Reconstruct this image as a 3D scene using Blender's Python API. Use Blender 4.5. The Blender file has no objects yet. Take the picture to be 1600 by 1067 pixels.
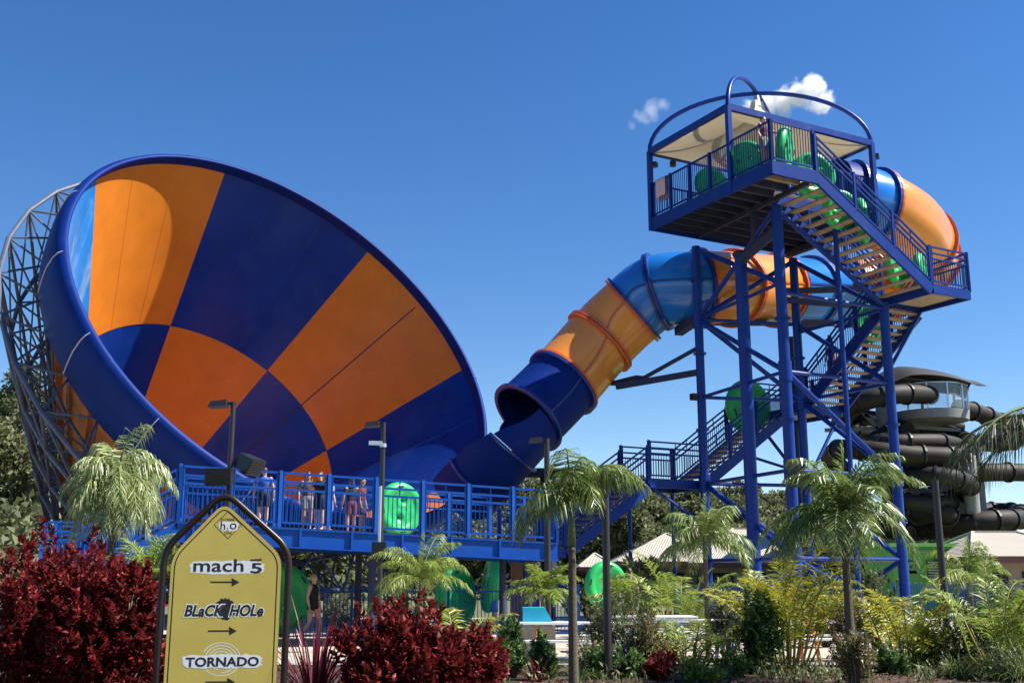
import bpy, bmesh, math, random
import numpy as np
from mathutils import Vector, Matrix

# ------------------------------------------------------------------ camera, sky, sun, exposure
SC = bpy.context.scene
COL = SC.collection
F = 1700.0                       # focal length in pixels of the 1600 px wide photograph
PITCH = math.atan(366.5 / F)
CP, SP = math.cos(PITCH), math.sin(PITCH)
EYE = Vector((0, 0, 1.6))
cam = bpy.data.cameras.new('camera'); camo = bpy.data.objects.new('camera', cam); COL.objects.link(camo)
cam.sensor_width = 36; cam.lens = 36 * F / 1600; cam.clip_end = 6000; cam.clip_start = .05
camo.location = EYE; camo.rotation_euler = (math.pi / 2 + PITCH, 0, 0)
SC.camera = camo
SUN_AZ, SUN_EL = math.radians(94), math.radians(49)
world = bpy.data.worlds.new('World'); SC.world = world; world.use_nodes = True
wn = world.node_tree
sky = wn.nodes.new('ShaderNodeTexSky'); sky.sky_type = 'NISHITA'; sky.sun_disc = False
sky.sun_elevation = SUN_EL; sky.sun_rotation = SUN_AZ; sky.altitude = 100; sky.air_density = 1.0; sky.dust_density = .0; sky.ozone_density = 3.5
bg = wn.nodes['Background']; bg.inputs['Strength'].default_value = .072
hs = wn.nodes.new('ShaderNodeHueSaturation'); hs.inputs['Saturation'].default_value = 1.27; hs.inputs['Hue'].default_value = .508
wn.links.new(sky.outputs[0], hs.inputs['Color']); wn.links.new(hs.outputs[0], bg.inputs[0])
sl = bpy.data.lights.new('sun', 'SUN'); sl.energy = 5.0; sl.angle = math.radians(.5); sl.color = (1, .95, .86)
so = bpy.data.objects.new('sun', sl); COL.objects.link(so)
SDIR = Vector((math.sin(SUN_AZ) * math.cos(SUN_EL), math.cos(SUN_AZ) * math.cos(SUN_EL), math.sin(SUN_EL)))
so.rotation_euler = SDIR.to_track_quat('Z', 'Y').to_euler(); so.location = (20, -20, 60)
SC.view_settings.view_transform = 'Standard'; SC.view_settings.look = 'None'
SC.view_settings.exposure = 1.12
SC.cycles.volume_bounces = 4; SC.view_settings.gamma = 1

# ------------------------------------------------------------------ helpers
R = math.radians
rnd = random.Random(7)
NR = np.random.default_rng(11)
def ray(x, y):
    a = (x - 800) / F; b = (533.5 - y) / F
    return Vector((a, CP - b * SP, SP + b * CP))
def at(x, y, Y):                       # a point of the photograph at depth Y
    d = ray(x, y); return EYE + d * (Y / d.y)
def atz(x, y, z):
    d = ray(x, y); return EYE + d * ((z - 1.6) / d.z)
def gx(px, Y, z=0):                    # world x of a column of the photograph at depth Y, height z
    return (px - 800) / F * (Y * CP + (z - 1.6) * SP)
ORG = {}
def tag(o, label=None, cat=None, group=None, kind=None):
    if label: o['label'] = label
    if cat: o['category'] = cat
    if group: o['group'] = group
    if kind: o['kind'] = kind
    return o
def thing(name, label, cat, loc=(0, 0, 0), group=None):
    o = bpy.data.objects.new(name, None); COL.objects.link(o); o.location = loc; o.empty_display_size = .2
    ORG[o.name] = Vector(loc)
    return tag(o, label, cat, group)
def copy_tree(o, parent=None):
    c = o.copy(); COL.objects.link(c); c.parent = parent
    ORG[c.name] = ORG.get(o.name, Vector())
    for ch in list(o.children): copy_tree(ch, c)
    return c
def link_mesh(name, me, mats, parent=None, org=None):
    o = bpy.data.objects.new(name, me); COL.objects.link(o)
    for m in (mats if isinstance(mats, (list, tuple)) else [mats]): me.materials.append(m)
    if parent is not None:
        o.parent = parent; ORG[o.name] = ORG[parent.name]
    else:
        o.location = org or (0, 0, 0); ORG[o.name] = Vector(org or (0, 0, 0))
    return o

class MB:
    def __init__(s): s.v = []; s.f = []; s.m = []; s.mi = 0
    def add(s, vs, fs):
        n = len(s.v); s.v += [tuple(p) for p in vs]
        for f in fs: s.f.append([i + n for i in f]); s.m.append(s.mi)
        return s
    def hexa(s, p):          # 8 pts: bottom 4 ccw, top 4
        return s.add(p, [(3, 2, 1, 0), (4, 5, 6, 7), (0, 1, 5, 4), (1, 2, 6, 5), (2, 3, 7, 6), (3, 0, 4, 7)])
    def box(s, c, d, rz=0, M=None):
        c = Vector(c); x, y, z = d[0] / 2, d[1] / 2, d[2] / 2
        ps = [Vector(q) for q in ((-x, -y, -z), (x, -y, -z), (x, y, -z), (-x, y, -z), (-x, -y, z), (x, -y, z), (x, y, z), (-x, y, z))]
        Mx = M or Matrix.Rotation(rz, 3, 'Z')
        return s.hexa([c + Mx @ q for q in ps])
    def bar(s, p, q, w=.05, h=None, up=(0, 0, 1)):
        p, q = Vector(p), Vector(q); h = h or w
        d = (q - p).normalized(); up = Vector(up)
        if abs(d.dot(up)) > .98: up = Vector((0, 1, 0))
        sx = d.cross(up).normalized() * w / 2; sy = sx.cross(d).normalized() * h / 2
        return s.hexa([p - sx - sy, p + sx - sy, p + sx + sy, p - sx + sy, q - sx - sy, q + sx - sy, q + sx + sy, q - sx + sy])
    def tube(s, pts, r, n=8, cap=True, closed=False):
        pts = [Vector(p) for p in pts]; rs = r if isinstance(r, (list, tuple)) else [r] * len(pts)
        fr = frames(pts, closed); base = len(s.v); N = len(pts)
        for (p, t, a, b), rr in zip(fr, rs):
            for k in range(n):
                an = 2 * math.pi * k / n; s.v.append(tuple(p + a * (rr * math.cos(an)) + b * (rr * math.sin(an))))
        for i in range(N if closed else N - 1):
            j = (i + 1) % N
            for k in range(n):
                k2 = (k + 1) % n
                s.f.append([base + i * n + k, base + i * n + k2, base + j * n + k2, base + j * n + k]); s.m.append(s.mi)
        if cap and not closed:
            s.f.append([base + k for k in range(n)][::-1]); s.m.append(s.mi)
            s.f.append([base + (N - 1) * n + k for k in range(n)]); s.m.append(s.mi)
        return s
    def cyl(s, p, q, r, r2=None, n=12): return s.tube([p, q], [r, r if r2 is None else r2], n)
    def ell(s, c, rad, n=12, m=8, M=None):
        c = Vector(c); base = len(s.v); M = M or Matrix.Identity(3)
        for i in range(m + 1):
            ph = math.pi * i / m
            for k in range(n):
                an = 2 * math.pi * k / n
                s.v.append(tuple(c + M @ Vector((rad[0] * math.sin(ph) * math.cos(an), rad[1] * math.sin(ph) * math.sin(an), rad[2] * math.cos(ph)))))
        for i in range(m):
            for k in range(n):
                k2 = (k + 1) % n; s.f.append([base + i * n + k, base + (i + 1) * n + k, base + (i + 1) * n + k2, base + i * n + k2]); s.m.append(s.mi)
        return s
    def prism(s, poly, off):     # poly: 3-D points in a plane, extruded by vector off
        off = Vector(off); n = len(poly)
        A = [Vector(p) for p in poly]; B = [p + off for p in A]
        return s.add(A + B, [list(range(n))[::-1], list(range(n, 2 * n))] + [(i, (i + 1) % n, n + (i + 1) % n, n + i) for i in range(n)])
    def grid(s, P):              # P[i][j]
        n = len(P[0]); base = len(s.v)
        for row in P: s.v += [tuple(p) for p in row]
        for i in range(len(P) - 1):
            for j in range(n - 1):
                s.f.append([base + i * n + j, base + i * n + j + 1, base + (i + 1) * n + j + 1, base + (i + 1) * n + j]); s.m.append(s.mi)
        return s
    def build(s, name, mat, parent=None, smooth=False, org=None, auto=None):
        me = bpy.data.meshes.new(name)
        o0 = ORG[parent.name] if parent is not None else Vector(org or (0, 0, 0))
        me.from_pydata([(x - o0.x, y - o0.y, z - o0.z) for x, y, z in s.v], [], s.f)
        me.polygons.foreach_set('material_index', s.m)
        if smooth: me.polygons.foreach_set('use_smooth', [True] * len(me.polygons))
        me.update()
        if smooth and auto:
            me.set_sharp_from_angle(angle=R(auto))
        return link_mesh(name, me, mat, parent, org)
def frames(pts, closed=False, up=(0, 0, 1)):
    N = len(pts); T = []
    for i in range(N):
        if closed: t = pts[(i + 1) % N] - pts[i - 1]
        else: t = pts[min(i + 1, N - 1)] - pts[max(i - 1, 0)]
        T.append(t.normalized() if t.length > 1e-9 else Vector((0, 0, 1)))
    u = Vector(up)
    if abs(T[0].dot(u)) > .95: u = Vector((1, 0, 0))
    a = (u - T[0] * u.dot(T[0])).normalized(); out = []
    for p, t in zip(pts, T):
        a = a - t * a.dot(t)
        a = a.normalized() if a.length > 1e-6 else t.orthogonal().normalized()
        out.append((p, t, a, t.cross(a)))
    return out
def frames_up(pts):            # frames whose first axis stays as upright as it can
    N = len(pts); out = []
    for i in range(N):
        t = (pts[min(i + 1, N - 1)] - pts[max(i - 1, 0)]).normalized()
        a = (Vector((0, 0, 1)) - t * t.z).normalized(); out.append((pts[i], t, a, t.cross(a)))
    return out
def spline(P, n=10):
    P = [Vector(p) for p in P]; out = []
    Q = [P[0] * 2 - P[1]] + P + [P[-1] * 2 - P[-2]]
    for i in range(1, len(Q) - 2):
        for k in range(n):
            t = k / n; a, b, c, d = Q[i - 1], Q[i], Q[i + 1], Q[i + 2]
            out.append(.5 * ((2 * b) + (c - a) * t + (2 * a - 5 * b + 4 * c - d) * t * t + (3 * b - a - 3 * c + d) * t ** 3))
    out.append(P[-1]); return out
def np_mesh(name, V, Q, mats, parent=None, org=None, mi=None, smooth=False):
    V = np.asarray(V, np.float32).reshape(-1, 3).copy(); Q = np.asarray(Q, np.int32).reshape(-1, 4)
    o0 = ORG[parent.name] if parent is not None else Vector(org or (0, 0, 0))
    V -= np.array(o0, np.float32)
    me = bpy.data.meshes.new(name); me.vertices.add(len(V)); me.vertices.foreach_set('co', V.ravel())
    me.loops.add(Q.size); me.loops.foreach_set('vertex_index', Q.ravel())
    me.polygons.add(len(Q)); me.polygons.foreach_set('loop_start', np.arange(0, Q.size, 4, dtype=np.int32))
    if mi is not None: me.polygons.foreach_set('material_index', np.asarray(mi, np.int32))
    if smooth: me.polygons.foreach_set('use_smooth', np.ones(len(Q), bool))
    me.update(calc_edges=True); me.validate()
    return link_mesh(name, me, mats, parent, org)

# ------------------------------------------------------------------ materials
def mat(name, col, rough=.5, metal=0, var=.12, scale=3, spec=.5, coat=0, bump=0, bscale=40, dirt=0, dirtcol=(.08, .07, .06), stretch=None):
    m = bpy.data.materials.new(name); m.use_nodes = True; nt = m.node_tree; N, L = nt.nodes, nt.links
    b = N['Principled BSDF']; b.inputs['Roughness'].default_value = rough; b.inputs['Metallic'].default_value = metal
    b.inputs['Specular IOR Level'].default_value = spec; b.inputs['Coat Weight'].default_value = coat
    tc = N.new('ShaderNodeTexCoord'); mp = N.new('ShaderNodeMapping'); L.new(tc.outputs['Object'], mp.inputs[0])
    if stretch: mp.inputs['Scale'].default_value = stretch
    nz = N.new('ShaderNodeTexNoise'); nz.inputs['Scale'].default_value = scale; nz.inputs['Detail'].default_value = 6; nz.inputs['Roughness'].default_value = .65
    L.new(mp.outputs[0], nz.inputs['Vector'])
    rp = N.new('ShaderNodeValToRGB'); rp.color_ramp.elements[0].position = .3; rp.color_ramp.elements[1].position = .7
    rp.color_ramp.elements[0].color = (*[c * (1 - var) for c in col], 1); rp.color_ramp.elements[1].color = (*[min(1, c * (1 + var)) for c in col], 1)
    L.new(nz.outputs['Fac'], rp.inputs[0]); out = rp.outputs[0]
    if dirt:
        n2 = N.new('ShaderNodeTexNoise'); n2.inputs['Scale'].default_value = scale * .6; n2.inputs['Detail'].default_value = 9; n2.inputs['Roughness'].default_value = .75
        L.new(mp.outputs[0], n2.inputs['Vector'])
        r2 = N.new('ShaderNodeValToRGB'); r2.color_ramp.elements[0].position = .52; r2.color_ramp.elements[1].position = .78
        r2.color_ramp.elements[0].color = (0, 0, 0, 1); r2.color_ramp.elements[1].color = (dirt, dirt, dirt, 1)
        L.new(n2.outputs['Fac'], r2.inputs[0])
        mx = N.new('ShaderNodeMixRGB'); mx.inputs[2].default_value = (*dirtcol, 1)
        L.new(r2.outputs[0], mx.inputs[0]); L.new(out, mx.inputs[1]); out = mx.outputs[0]
        ma = N.new('ShaderNodeMath'); ma.operation = 'MULTIPLY_ADD'; ma.inputs[1].default_value = .35; ma.inputs[2].default_value = rough
        L.new(r2.outputs[0], ma.inputs[0]); L.new(ma.outputs[0], b.inputs['Roughness'])
    L.new(out, b.inputs['Base Color'])
    if bump:
        n3 = N.new('ShaderNodeTexNoise'); n3.inputs['Scale'].default_value = bscale; n3.inputs['Detail'].default_value = 5
        L.new(mp.outputs[0], n3.inputs['Vector']); bp = N.new('ShaderNodeBump'); bp.inputs['Strength'].default_value = bump; bp.inputs['Distance'].default_value = .05
        L.new(n3.outputs['Fac'], bp.inputs['Height']); L.new(bp.outputs[0], b.inputs['Normal'])
    return m
def leafmat(name, c1, c2, rough=.45, trans=.35, c3=None, spec=.5):
    m = bpy.data.materials.new(name); m.use_nodes = True; nt = m.node_tree; N, L = nt.nodes, nt.links
    b = N['Principled BSDF']; b.inputs['Roughness'].default_value = rough; b.inputs['Specular IOR Level'].default_value = spec
    g = N.new('ShaderNodeNewGeometry'); rp = N.new('ShaderNodeValToRGB')
    rp.color_ramp.elements[0].color = (*c1, 1); rp.color_ramp.elements[1].color = (*c2, 1)
    if c3:
        e = rp.color_ramp.elements.new(.9); e.color = (*c3, 1); rp.color_ramp.elements[1].position = .8; rp.color_ramp.elements[2].position = 1
        rp.color_ramp.elements[1].color = (*c2, 1); rp.color_ramp.elements[2].color = (*c3, 1)
    L.new(g.outputs['Random Per Island'], rp.inputs[0])
    L.new(rp.outputs[0], b.inputs['Base Color'])
    t = N.new('ShaderNodeBsdfTranslucent'); L.new(rp.outputs[0], t.inputs[0])
    mx = N.new('ShaderNodeMixShader'); mx.inputs[0].default_value = trans
    L.new(b.outputs[0], mx.inputs[1]); L.new(t.outputs[0], mx.inputs[2]); L.new(mx.outputs[0], N['Material Output'].inputs[0])
    return m
BLUE = (.008, .055, .36)
ORANGE = (.72, .235, .03)
M = dict(
    deckblue=mat('bright_blue_deck_paint', (.006, .07, .34), .42, spec=.25, var=.12, scale=3, dirt=.3, dirtcol=(.03, .08, .25)),
    blue=mat('blue_paint', (.004, .027, .185), .4, spec=.2, var=.14, scale=2, dirt=.25, dirtcol=(.05, .09, .22)),
    blue_post=mat('blue_column_paint', (.004, .031, .21), .35, spec=.25, var=.15, scale=1.5, dirt=.3, dirtcol=(.03, .06, .17)),
    fib_blue=mat('blue_fibreglass', (.002, .020, .155), .5, spec=.12, var=.12, scale=1.2, dirt=.35, dirtcol=(.02, .045, .18)),
    fib_sky=mat('bright_blue_fibreglass', (.012, .16, .55), .2, var=.1, scale=1.2, dirt=.3, dirtcol=(.1, .22, .45), coat=.3),
    fib_orange=mat('orange_fibreglass', (.70, .25, .035), .26, var=.1, scale=1.0, dirt=.35, dirtcol=(.55, .2, .05), coat=.25),
    fun_blue=mat('funnel_blue_fibreglass', (.002, .030, .21), .3, spec=.22, var=.2, scale=.7, dirt=.6, dirtcol=(.03, .07, .22), bump=.02, bscale=3),
    fun_orange=mat('funnel_orange_fibreglass', (.60, .185, .018), .32, spec=.25, var=.12, scale=.7, dirt=.5, dirtcol=(.42, .12, .02), bump=.02, bscale=3),
    fun_glare=mat('wet_glare_blue_fibreglass', (.01, .17, .50), .3, spec=.3, var=.25, scale=.8, dirt=.9, dirtcol=(.42, .55, .66), stretch=(1, 1, .35)),  # paler blue with whitish patches: sunlit wet glare painted into the left rim panel
    shell=mat('funnel_outer_shell', (.42, .12, .02), .6, var=.3, scale=1.5, dirt=.7, dirtcol=(.12, .05, .03)),
    seam=mat('seam_sealant', (.03, .03, .05), .7),
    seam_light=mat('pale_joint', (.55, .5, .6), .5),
    steel=mat('grey_blue_steel', (.085, .10, .15), .5, metal=.2, var=.15, scale=4),
    dark=mat('dark_powder_coat', (.025, .02, .02), .4, var=.2),
    black=mat('black_plastic', (.012, .012, .013), .35),
    wood=mat('timber_decking', (.30, .22, .14), .75, var=.3, scale=5, dirt=.5),
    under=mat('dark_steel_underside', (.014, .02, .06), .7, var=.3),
    canvas=mat('cream_canvas', (.72, .68, .58), .8, var=.06, scale=1.5, dirt=.15, dirtcol=(.55, .5, .42)),
    galv=mat('galvanised_steel', (.55, .57, .6), .35, metal=.7),
    raft=mat('green_vinyl', (.016, .40, .095), .4, var=.18, scale=3, dirt=.3, dirtcol=(.05, .28, .1)),
    raftdark=mat('black_handle_webbing', (.02, .02, .02), .6),
    sign=mat('yellow_sign_board', (.56, .43, .085), .5, var=.08, scale=2.5, dirt=.3, dirtcol=(.40, .32, .10)),
    signedge=mat('sign_edge_orange', (.42, .22, .05), .5),
    ink=mat('black_lettering', (.012, .01, .012), .5),
    white=mat('white_lettering', (.78, .8, .78), .5, var=.04),
    frame=mat('sign_frame_dark', (.018, .011, .010), .35, spec=.3),
    concrete=mat('pale_concrete', (.42, .39, .34), .85, var=.15, scale=6, bump=.2, dirt=.3, dirtcol=(.2, .18, .15)),
    colgrey=mat('grey_concrete_column', (.22, .23, .23), .8, var=.15, scale=2, dirt=.3),
    blackslide=mat('black_fibreglass', (.020, .015, .013), .62, spec=.25, var=.25, scale=.8, dirt=.3, dirtcol=(.06, .05, .045)),
    tent=mat('brown_shade_cloth', (.022, .017, .016), .6, var=.2),
    glass=mat('balcony_glass', (.35, .45, .5), .08, var=.03),
    roof=mat('cream_roof', (.46, .42, .35), .6, var=.06, scale=.5),
    fascia=mat('maroon_fascia', (.10, .035, .03), .6), bwall=mat('tan_wall', (.32, .25, .18), .8), bdark=mat('dark_opening', (.02, .02, .02), .8),
    kiosk=mat('lime_green_wall', (.20, .58, .09), .55, var=.05), kioskd=mat('dark_green_trim', (.05, .2, .04), .55), slat=mat('white_slats', (.7, .74, .66), .5),
    alu=mat('white_aluminium_planks', (.78, .78, .78), .35, var=.05), obr=mat('orange_bench_frame', (.55, .12, .02), .45), bbr=mat('blue_bench_frame', (.02, .06, .25), .45),
    cyan=mat('cyan_plastic', (.02, .38, .55), .35), bark=mat('palm_trunk', (.10, .08, .05), .85, var=.3, scale=12, bump=.4, bscale=30, stretch=(1, 1, 6)),
    gbark=mat('green_crownshaft', (.12, .17, .05), .55, var=.2, scale=5), tbark=mat('grey_bark', (.14, .11, .08), .9, var=.3, scale=6, bump=.3),
    mulch=mat('bark_mulch', (.075, .042, .028), .95, var=.5, scale=30, bump=.8, bscale=60, dirt=.5, dirtcol=(.16, .1, .06)),
    grass=mat('dry_grass_ground', (.10, .11, .045), .95, var=.4, scale=.8, bump=.4, dirt=.5, dirtcol=(.16, .13, .07)),
    hill=mat('forest_floor', (.09, .10, .045), .95, var=.5, scale=.3, bump=.5, dirt=.4, dirtcol=(.1, .08, .05)),
    paving=mat('pool_paving', (.40, .35, .28), .85, var=.12, scale=2, bump=.15, dirt=.35, dirtcol=(.22, .19, .15)),
    pillar=mat('orange_brown_pillar', (.34, .13, .045), .6, var=.15, scale=2, dirt=.3),
    skin=mat('skin', (.50, .29, .20), .5, var=.06), skin2=mat('tanned_skin', (.36, .19, .12), .5, var=.06),
    hairb=mat('brown_hair', (.05, .03, .018), .5), hairl=mat('light_hair', (.32, .2, .09), .5), eye=mat('eye_dark', (.01, .01, .01), .2),
    towel=mat('pale_pink_towel', (.6, .42, .42), .95, var=.08),
)
LF = dict(
    pale=leafmat('pale_palm_leaflets', (0.162, 0.230, 0.061), (0.365, 0.419, 0.162), .35, .35, (0.675, 0.648, 0.405)),
    red=leafmat('crimson_leaves', (.045, .016, .012), (.24, .018, .022), .5, .3, (.36, .06, .055), spec=.2),
    palm=leafmat('palm_leaflets', (0.068, 0.135, 0.024), (0.203, 0.270, 0.061), .38, .35, (0.405, 0.405, 0.162)),
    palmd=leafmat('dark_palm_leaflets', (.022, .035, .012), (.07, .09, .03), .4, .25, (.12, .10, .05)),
    gold=leafmat('golden_cane_leaflets', (0.17, 0.24, 0.027), (0.44, 0.42, 0.041), .42, .4, (0.648, 0.432, 0.054)),
    lime=leafmat('lime_leaflets', (0.121, 0.203, 0.027), (0.270, 0.351, 0.054), .42, .4, (0.405, 0.405, 0.081)),
    glossy=leafmat('glossy_green_leaves', (0.041, 0.095, 0.027), (0.121, 0.203, 0.054), .28, .25, (0.243, 0.338, 0.135)),
    dusty=leafmat('dusty_green_leaves', (0.068, 0.095, 0.034), (0.176, 0.203, 0.081), .5, .3, (0.270, 0.230, 0.121)),
    bronze=leafmat('bronze_green_leaves', (0.121, 0.068, 0.041), (0.162, 0.189, 0.068), .45, .3, (0.297, 0.135, 0.081)),
    burg=leafmat('burgundy_blades', (.05, .01, .015), (.16, .02, .03), .35, .2, (.3, .03, .05)),
    grass=leafmat('grass_blades', (0.095, 0.149, 0.041), (0.243, 0.297, 0.108), .45, .35),
    gum=leafmat('gum_leaves', (.075, .09, .035), (.17, .185, .075), .6, .35, (.27, .25, .15)),
    gum2=leafmat('dark_gum_leaves', (.065, .08, .032), (.15, .165, .07), .6, .35),
    flower=leafmat('red_flowers', (.4, .01, .02), (.6, .05, .08), .5, .2),
)

M['glass'].node_tree.nodes['Principled BSDF'].inputs['Alpha'].default_value = .38
nt = M['canvas'].node_tree; tl = nt.nodes.new('ShaderNodeBsdfTranslucent'); tl.inputs[0].default_value = (.8, .74, .6, 1); mxs = nt.nodes.new('ShaderNodeMixShader'); mxs.inputs[0].default_value = .35
nt.links.new(nt.nodes['Principled BSDF'].outputs[0], mxs.inputs[1]); nt.links.new(tl.outputs[0], mxs.inputs[2]); nt.links.new(mxs.outputs[0], nt.nodes['Material Output'].inputs[0])
# ------------------------------------------------------------------ ground, paving, hill
def sheet(name, x0, x1, y0, y1, z, m, nx=1, ny=1):
    b = MB(); P = [[(x0 + (x1 - x0) * i / nx, y0 + (y1 - y0) * j / ny, z) for i in range(nx + 1)] for j in range(ny + 1)]
    b.grid(P); return tag(b.build(name, m), kind='structure')
sheet('ground', -2500, 2500, -300, 4500, 0, M['grass'])
sheet('paving', -30, 40, 19.6, 44, .004, M['paving'])
b = MB()                                   # raised planting bed, a low mound of mulch
P = []
for j in range(31):
    y = 3 + 16.4 * j / 30; row = []
    for i in range(61):
        x = -14 + 30 * i / 60
        e = min(1, (19.4 - y) / 1.2, (y - 3) / 1.2); row.append((x, y, .01 + .16 * max(0, e) ** .5 + .03 * max(0, e) * math.sin(x * 3.1 + y) * math.cos(y * 2.3)))
    P.append(row)
b.grid(P); tag(b.build('planting_bed', M['mulch'], smooth=True), kind='structure')
b = MB(); b.box((1, 19.5, .06), (30, .15, .13)); tag(b.build('kerb', M['concrete']), kind='structure')
def hillz(x, y):
    d = max(0, min(1, (y - 78) / 95)); d = d * d * (3 - 2 * d)
    h = 7.5 + 1.2 * math.sin(x * .045 + 1) + .7 * math.sin(x * .13)
    px = x / max(y, 1)
    if px > .40: h *= max(.25, 1 - (px - .40) * 8)
    left = max(0, min(1, (-.33 - px) / .10)); h = h * (1 - left) + (16.5) * left
    dl = max(0, min(1, (y - 45) / 80)); dl = dl * dl * (3 - 2 * dl)
    return h * (d * (1 - left) + dl * left)
b = MB(); b.grid([[(x, y, hillz(x, y) - .3) for x in np.linspace(-190, 260, 91)] for y in np.linspace(44, 420, 77)])
tag(b.build('hill', M['hill'], smooth=True), kind='structure')

# ------------------------------------------------------------------ funnel bowl
FC = Vector((-8.236, 39.717, 10.530)); FN = Vector((.62009, -.56962, .53946)).normalized(); FL = 18.594; FR = 8.8
E1 = Vector((0, 0, 1)).cross(FN).normalized(); E2 = FN.cross(E1)
def fp(s, r, deg):
    a = R(deg); return FC + FN * s + (E1 * math.cos(a) + E2 * math.sin(a)) * r
def cone_r(s): return FR * (1 + s / FL)
fun = thing('funnel_slide', 'giant tilted water slide funnel with orange and blue checkered inside', 'funnel slide', (FC.x, FC.y, 0))
bd = [137.5, 92, 44.5, -2, -46.1, -90.2, -134.3, -178.4, -222.5]
rings = [(1.0, .662), (.662, .34), (.34, .1)]
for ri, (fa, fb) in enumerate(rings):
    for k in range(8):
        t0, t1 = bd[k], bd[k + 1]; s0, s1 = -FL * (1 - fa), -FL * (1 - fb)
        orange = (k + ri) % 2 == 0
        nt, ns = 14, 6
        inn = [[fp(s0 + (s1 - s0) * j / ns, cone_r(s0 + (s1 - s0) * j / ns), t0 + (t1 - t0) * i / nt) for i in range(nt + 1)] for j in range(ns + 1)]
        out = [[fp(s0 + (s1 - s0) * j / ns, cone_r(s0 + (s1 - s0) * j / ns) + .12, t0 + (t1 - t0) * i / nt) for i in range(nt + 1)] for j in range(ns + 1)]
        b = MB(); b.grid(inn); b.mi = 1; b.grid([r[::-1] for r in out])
        b.build('panel', [M['fun_orange'] if orange else M['fun_glare'] if (ri, k) == (0, 7) else M['fun_blue'], M['shell']], fun, smooth=True)
# end wall of the throat
b = MB(); s = -FL * .9
b.add([fp(s, cone_r(s) + .12, a) for a in range(0, 360, 10)], [list(range(36))]); b.build('throat_wall', M['fun_blue'], fun)
# rolled lip
prof = [(.0, 8.8), (.25, 8.77), (.46, 8.68), (.50, 8.70), (.52, 8.76), (.48, 8.86), (.34, 8.97), (.1, 9.03), (-.4, 9.03), (-1.0, 8.93), (-1.5, 8.82), (-1.62, 8.65), (-1.65, 8.4), (-1.65, cone_r(-1.65) + .12)]
b = MB(); b.grid([[fp(s_, r_, a) for s_, r_ in prof] for a in np.linspace(0, 360, 145)])
lip = b.build('lip', M['fib_blue'], fun, smooth=True, auto=50)
for a in np.arange(15, 360, 22.5):
    b = MB(); P = [fp(s_, r_ + .03, a) for s_, r_ in prof[5:12]]; Q = [fp(s_, r_ + .03, a + .18) for s_, r_ in prof[5:12]]
    b.grid([P, Q]); P2 = [fp(s_, r_ - .01, a) for s_, r_ in prof[5:12]]; Q2 = [fp(s_, r_ - .01, a + .18) for s_, r_ in prof[5:12]]
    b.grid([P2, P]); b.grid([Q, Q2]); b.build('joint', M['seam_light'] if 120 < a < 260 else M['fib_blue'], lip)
# seams on the inside of the bowl
def seam(a, s0, s1, w, m, name='seam'):
    b = MB(); b.grid([[fp(s_, cone_r(s_) - .006, a - w / cone_r(s_) * 28), fp(s_, cone_r(s_) - .012, a), fp(s_, cone_r(s_) - .006, a + w / cone_r(s_) * 28)] for s_ in np.linspace(s0, s1, 14)])
    b.build(name, m, fun)
seam(23, -.2, -12, .05, M['seam'])
b = MB()
for k in range(64):
    s_ = -.4 - 11.2 * k / 63; p = fp(s_, cone_r(s_) - .02, 23); b.box(p, (.05, .05, .05))
b.build('seam_bolts', M['seam'], fun)
M['seam_o'] = mat('faint_orange_joint', (.74, .25, .05), .4); M['seam_b'] = mat('faint_blue_joint', (.02, .05, .26), .3)
for a, m in ((122, 'seam_o'), (107, 'seam_o'), (76, 'seam_b'), (60, 'seam_b'), (33, 'seam_o'), (10, 'seam_o'), (-20, 'seam_b'), (-34, 'seam_b')):
    seam(a, -.2, -6.2, .018, M[m])
for fr_ in (.662, .34):
    s_ = -FL * (1 - fr_)
    b = MB(); b.grid([[fp(s_ - .02, cone_r(s_) - .008, a) for a in np.linspace(0, 360, 97)], [fp(s_ + .02, cone_r(s_) - .008, a) for a in np.linspace(0, 360, 97)]]); b.build('ring_seam', M['seam_b'], fun)
# stiffening ribs outside
for a in np.arange(100, 280, 11.25):
    b = MB(); b.grid([[fp(s_, cone_r(s_) + .1, a), fp(s_, cone_r(s_) + .34, a), fp(s_, cone_r(s_) + .34, a + .5), fp(s_, cone_r(s_) + .1, a + .5)] for s_ in np.linspace(-1.75, -16.5, 8)]); b.build('rib', M['shell'], fun)

# ------------------------------------------------------------------ space frame that carries the funnel
tr = thing('funnel_truss', 'grey steel space frame wrapped behind the left of the checkered funnel', 'truss', (-16, 42, 0))
SS = [-1.9, -4.3, -6.9, -9.6, -12.4]
DA = 11.25; angs = [100 + DA * i for i in range(17)]
allstr = []
def outr(s): return cone_r(s) + 2.25 + .10 * s
def inr(s): return cone_r(s) + .55
def chord(name, fn, r):
    b = MB(); b.tube([fn(a) for a in angs], r, 7); b.build(name, M['steel'], tr, smooth=True, auto=40)
for i, s_ in enumerate(SS):
    chord('outer_chord', lambda a: fp(s_, outr(s_), a), .08)
    chord('inner_chord', lambda a: fp(s_ + .3, inr(s_ + .3), a + DA / 2), .065)
    for a in angs:
        o_ = fp(s_, outr(s_), a)
        allstr.append((o_, fp(s_ + .3, inr(s_ + .3), a + DA / 2), .04)); allstr.append((o_, fp(s_ + .3, inr(s_ + .3), a - DA / 2), .04))
        if i < len(SS) - 1:
            s2 = SS[i + 1]
            allstr.append((o_, fp(s2, outr(s2), a), .06)); allstr.append((o_, fp(s2, outr(s2), a + DA), .034))
            allstr.append((o_, fp(s2 + .3, inr(s2 + .3), a + DA / 2), .034)); allstr.append((fp(s_ + .3, inr(s_ + .3), a + DA / 2), fp(s2 + .3, inr(s2 + .3), a + DA / 2), .045))
allstr = [q for q in allstr if q[0].z > .15 and q[1].z > .15]
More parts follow.
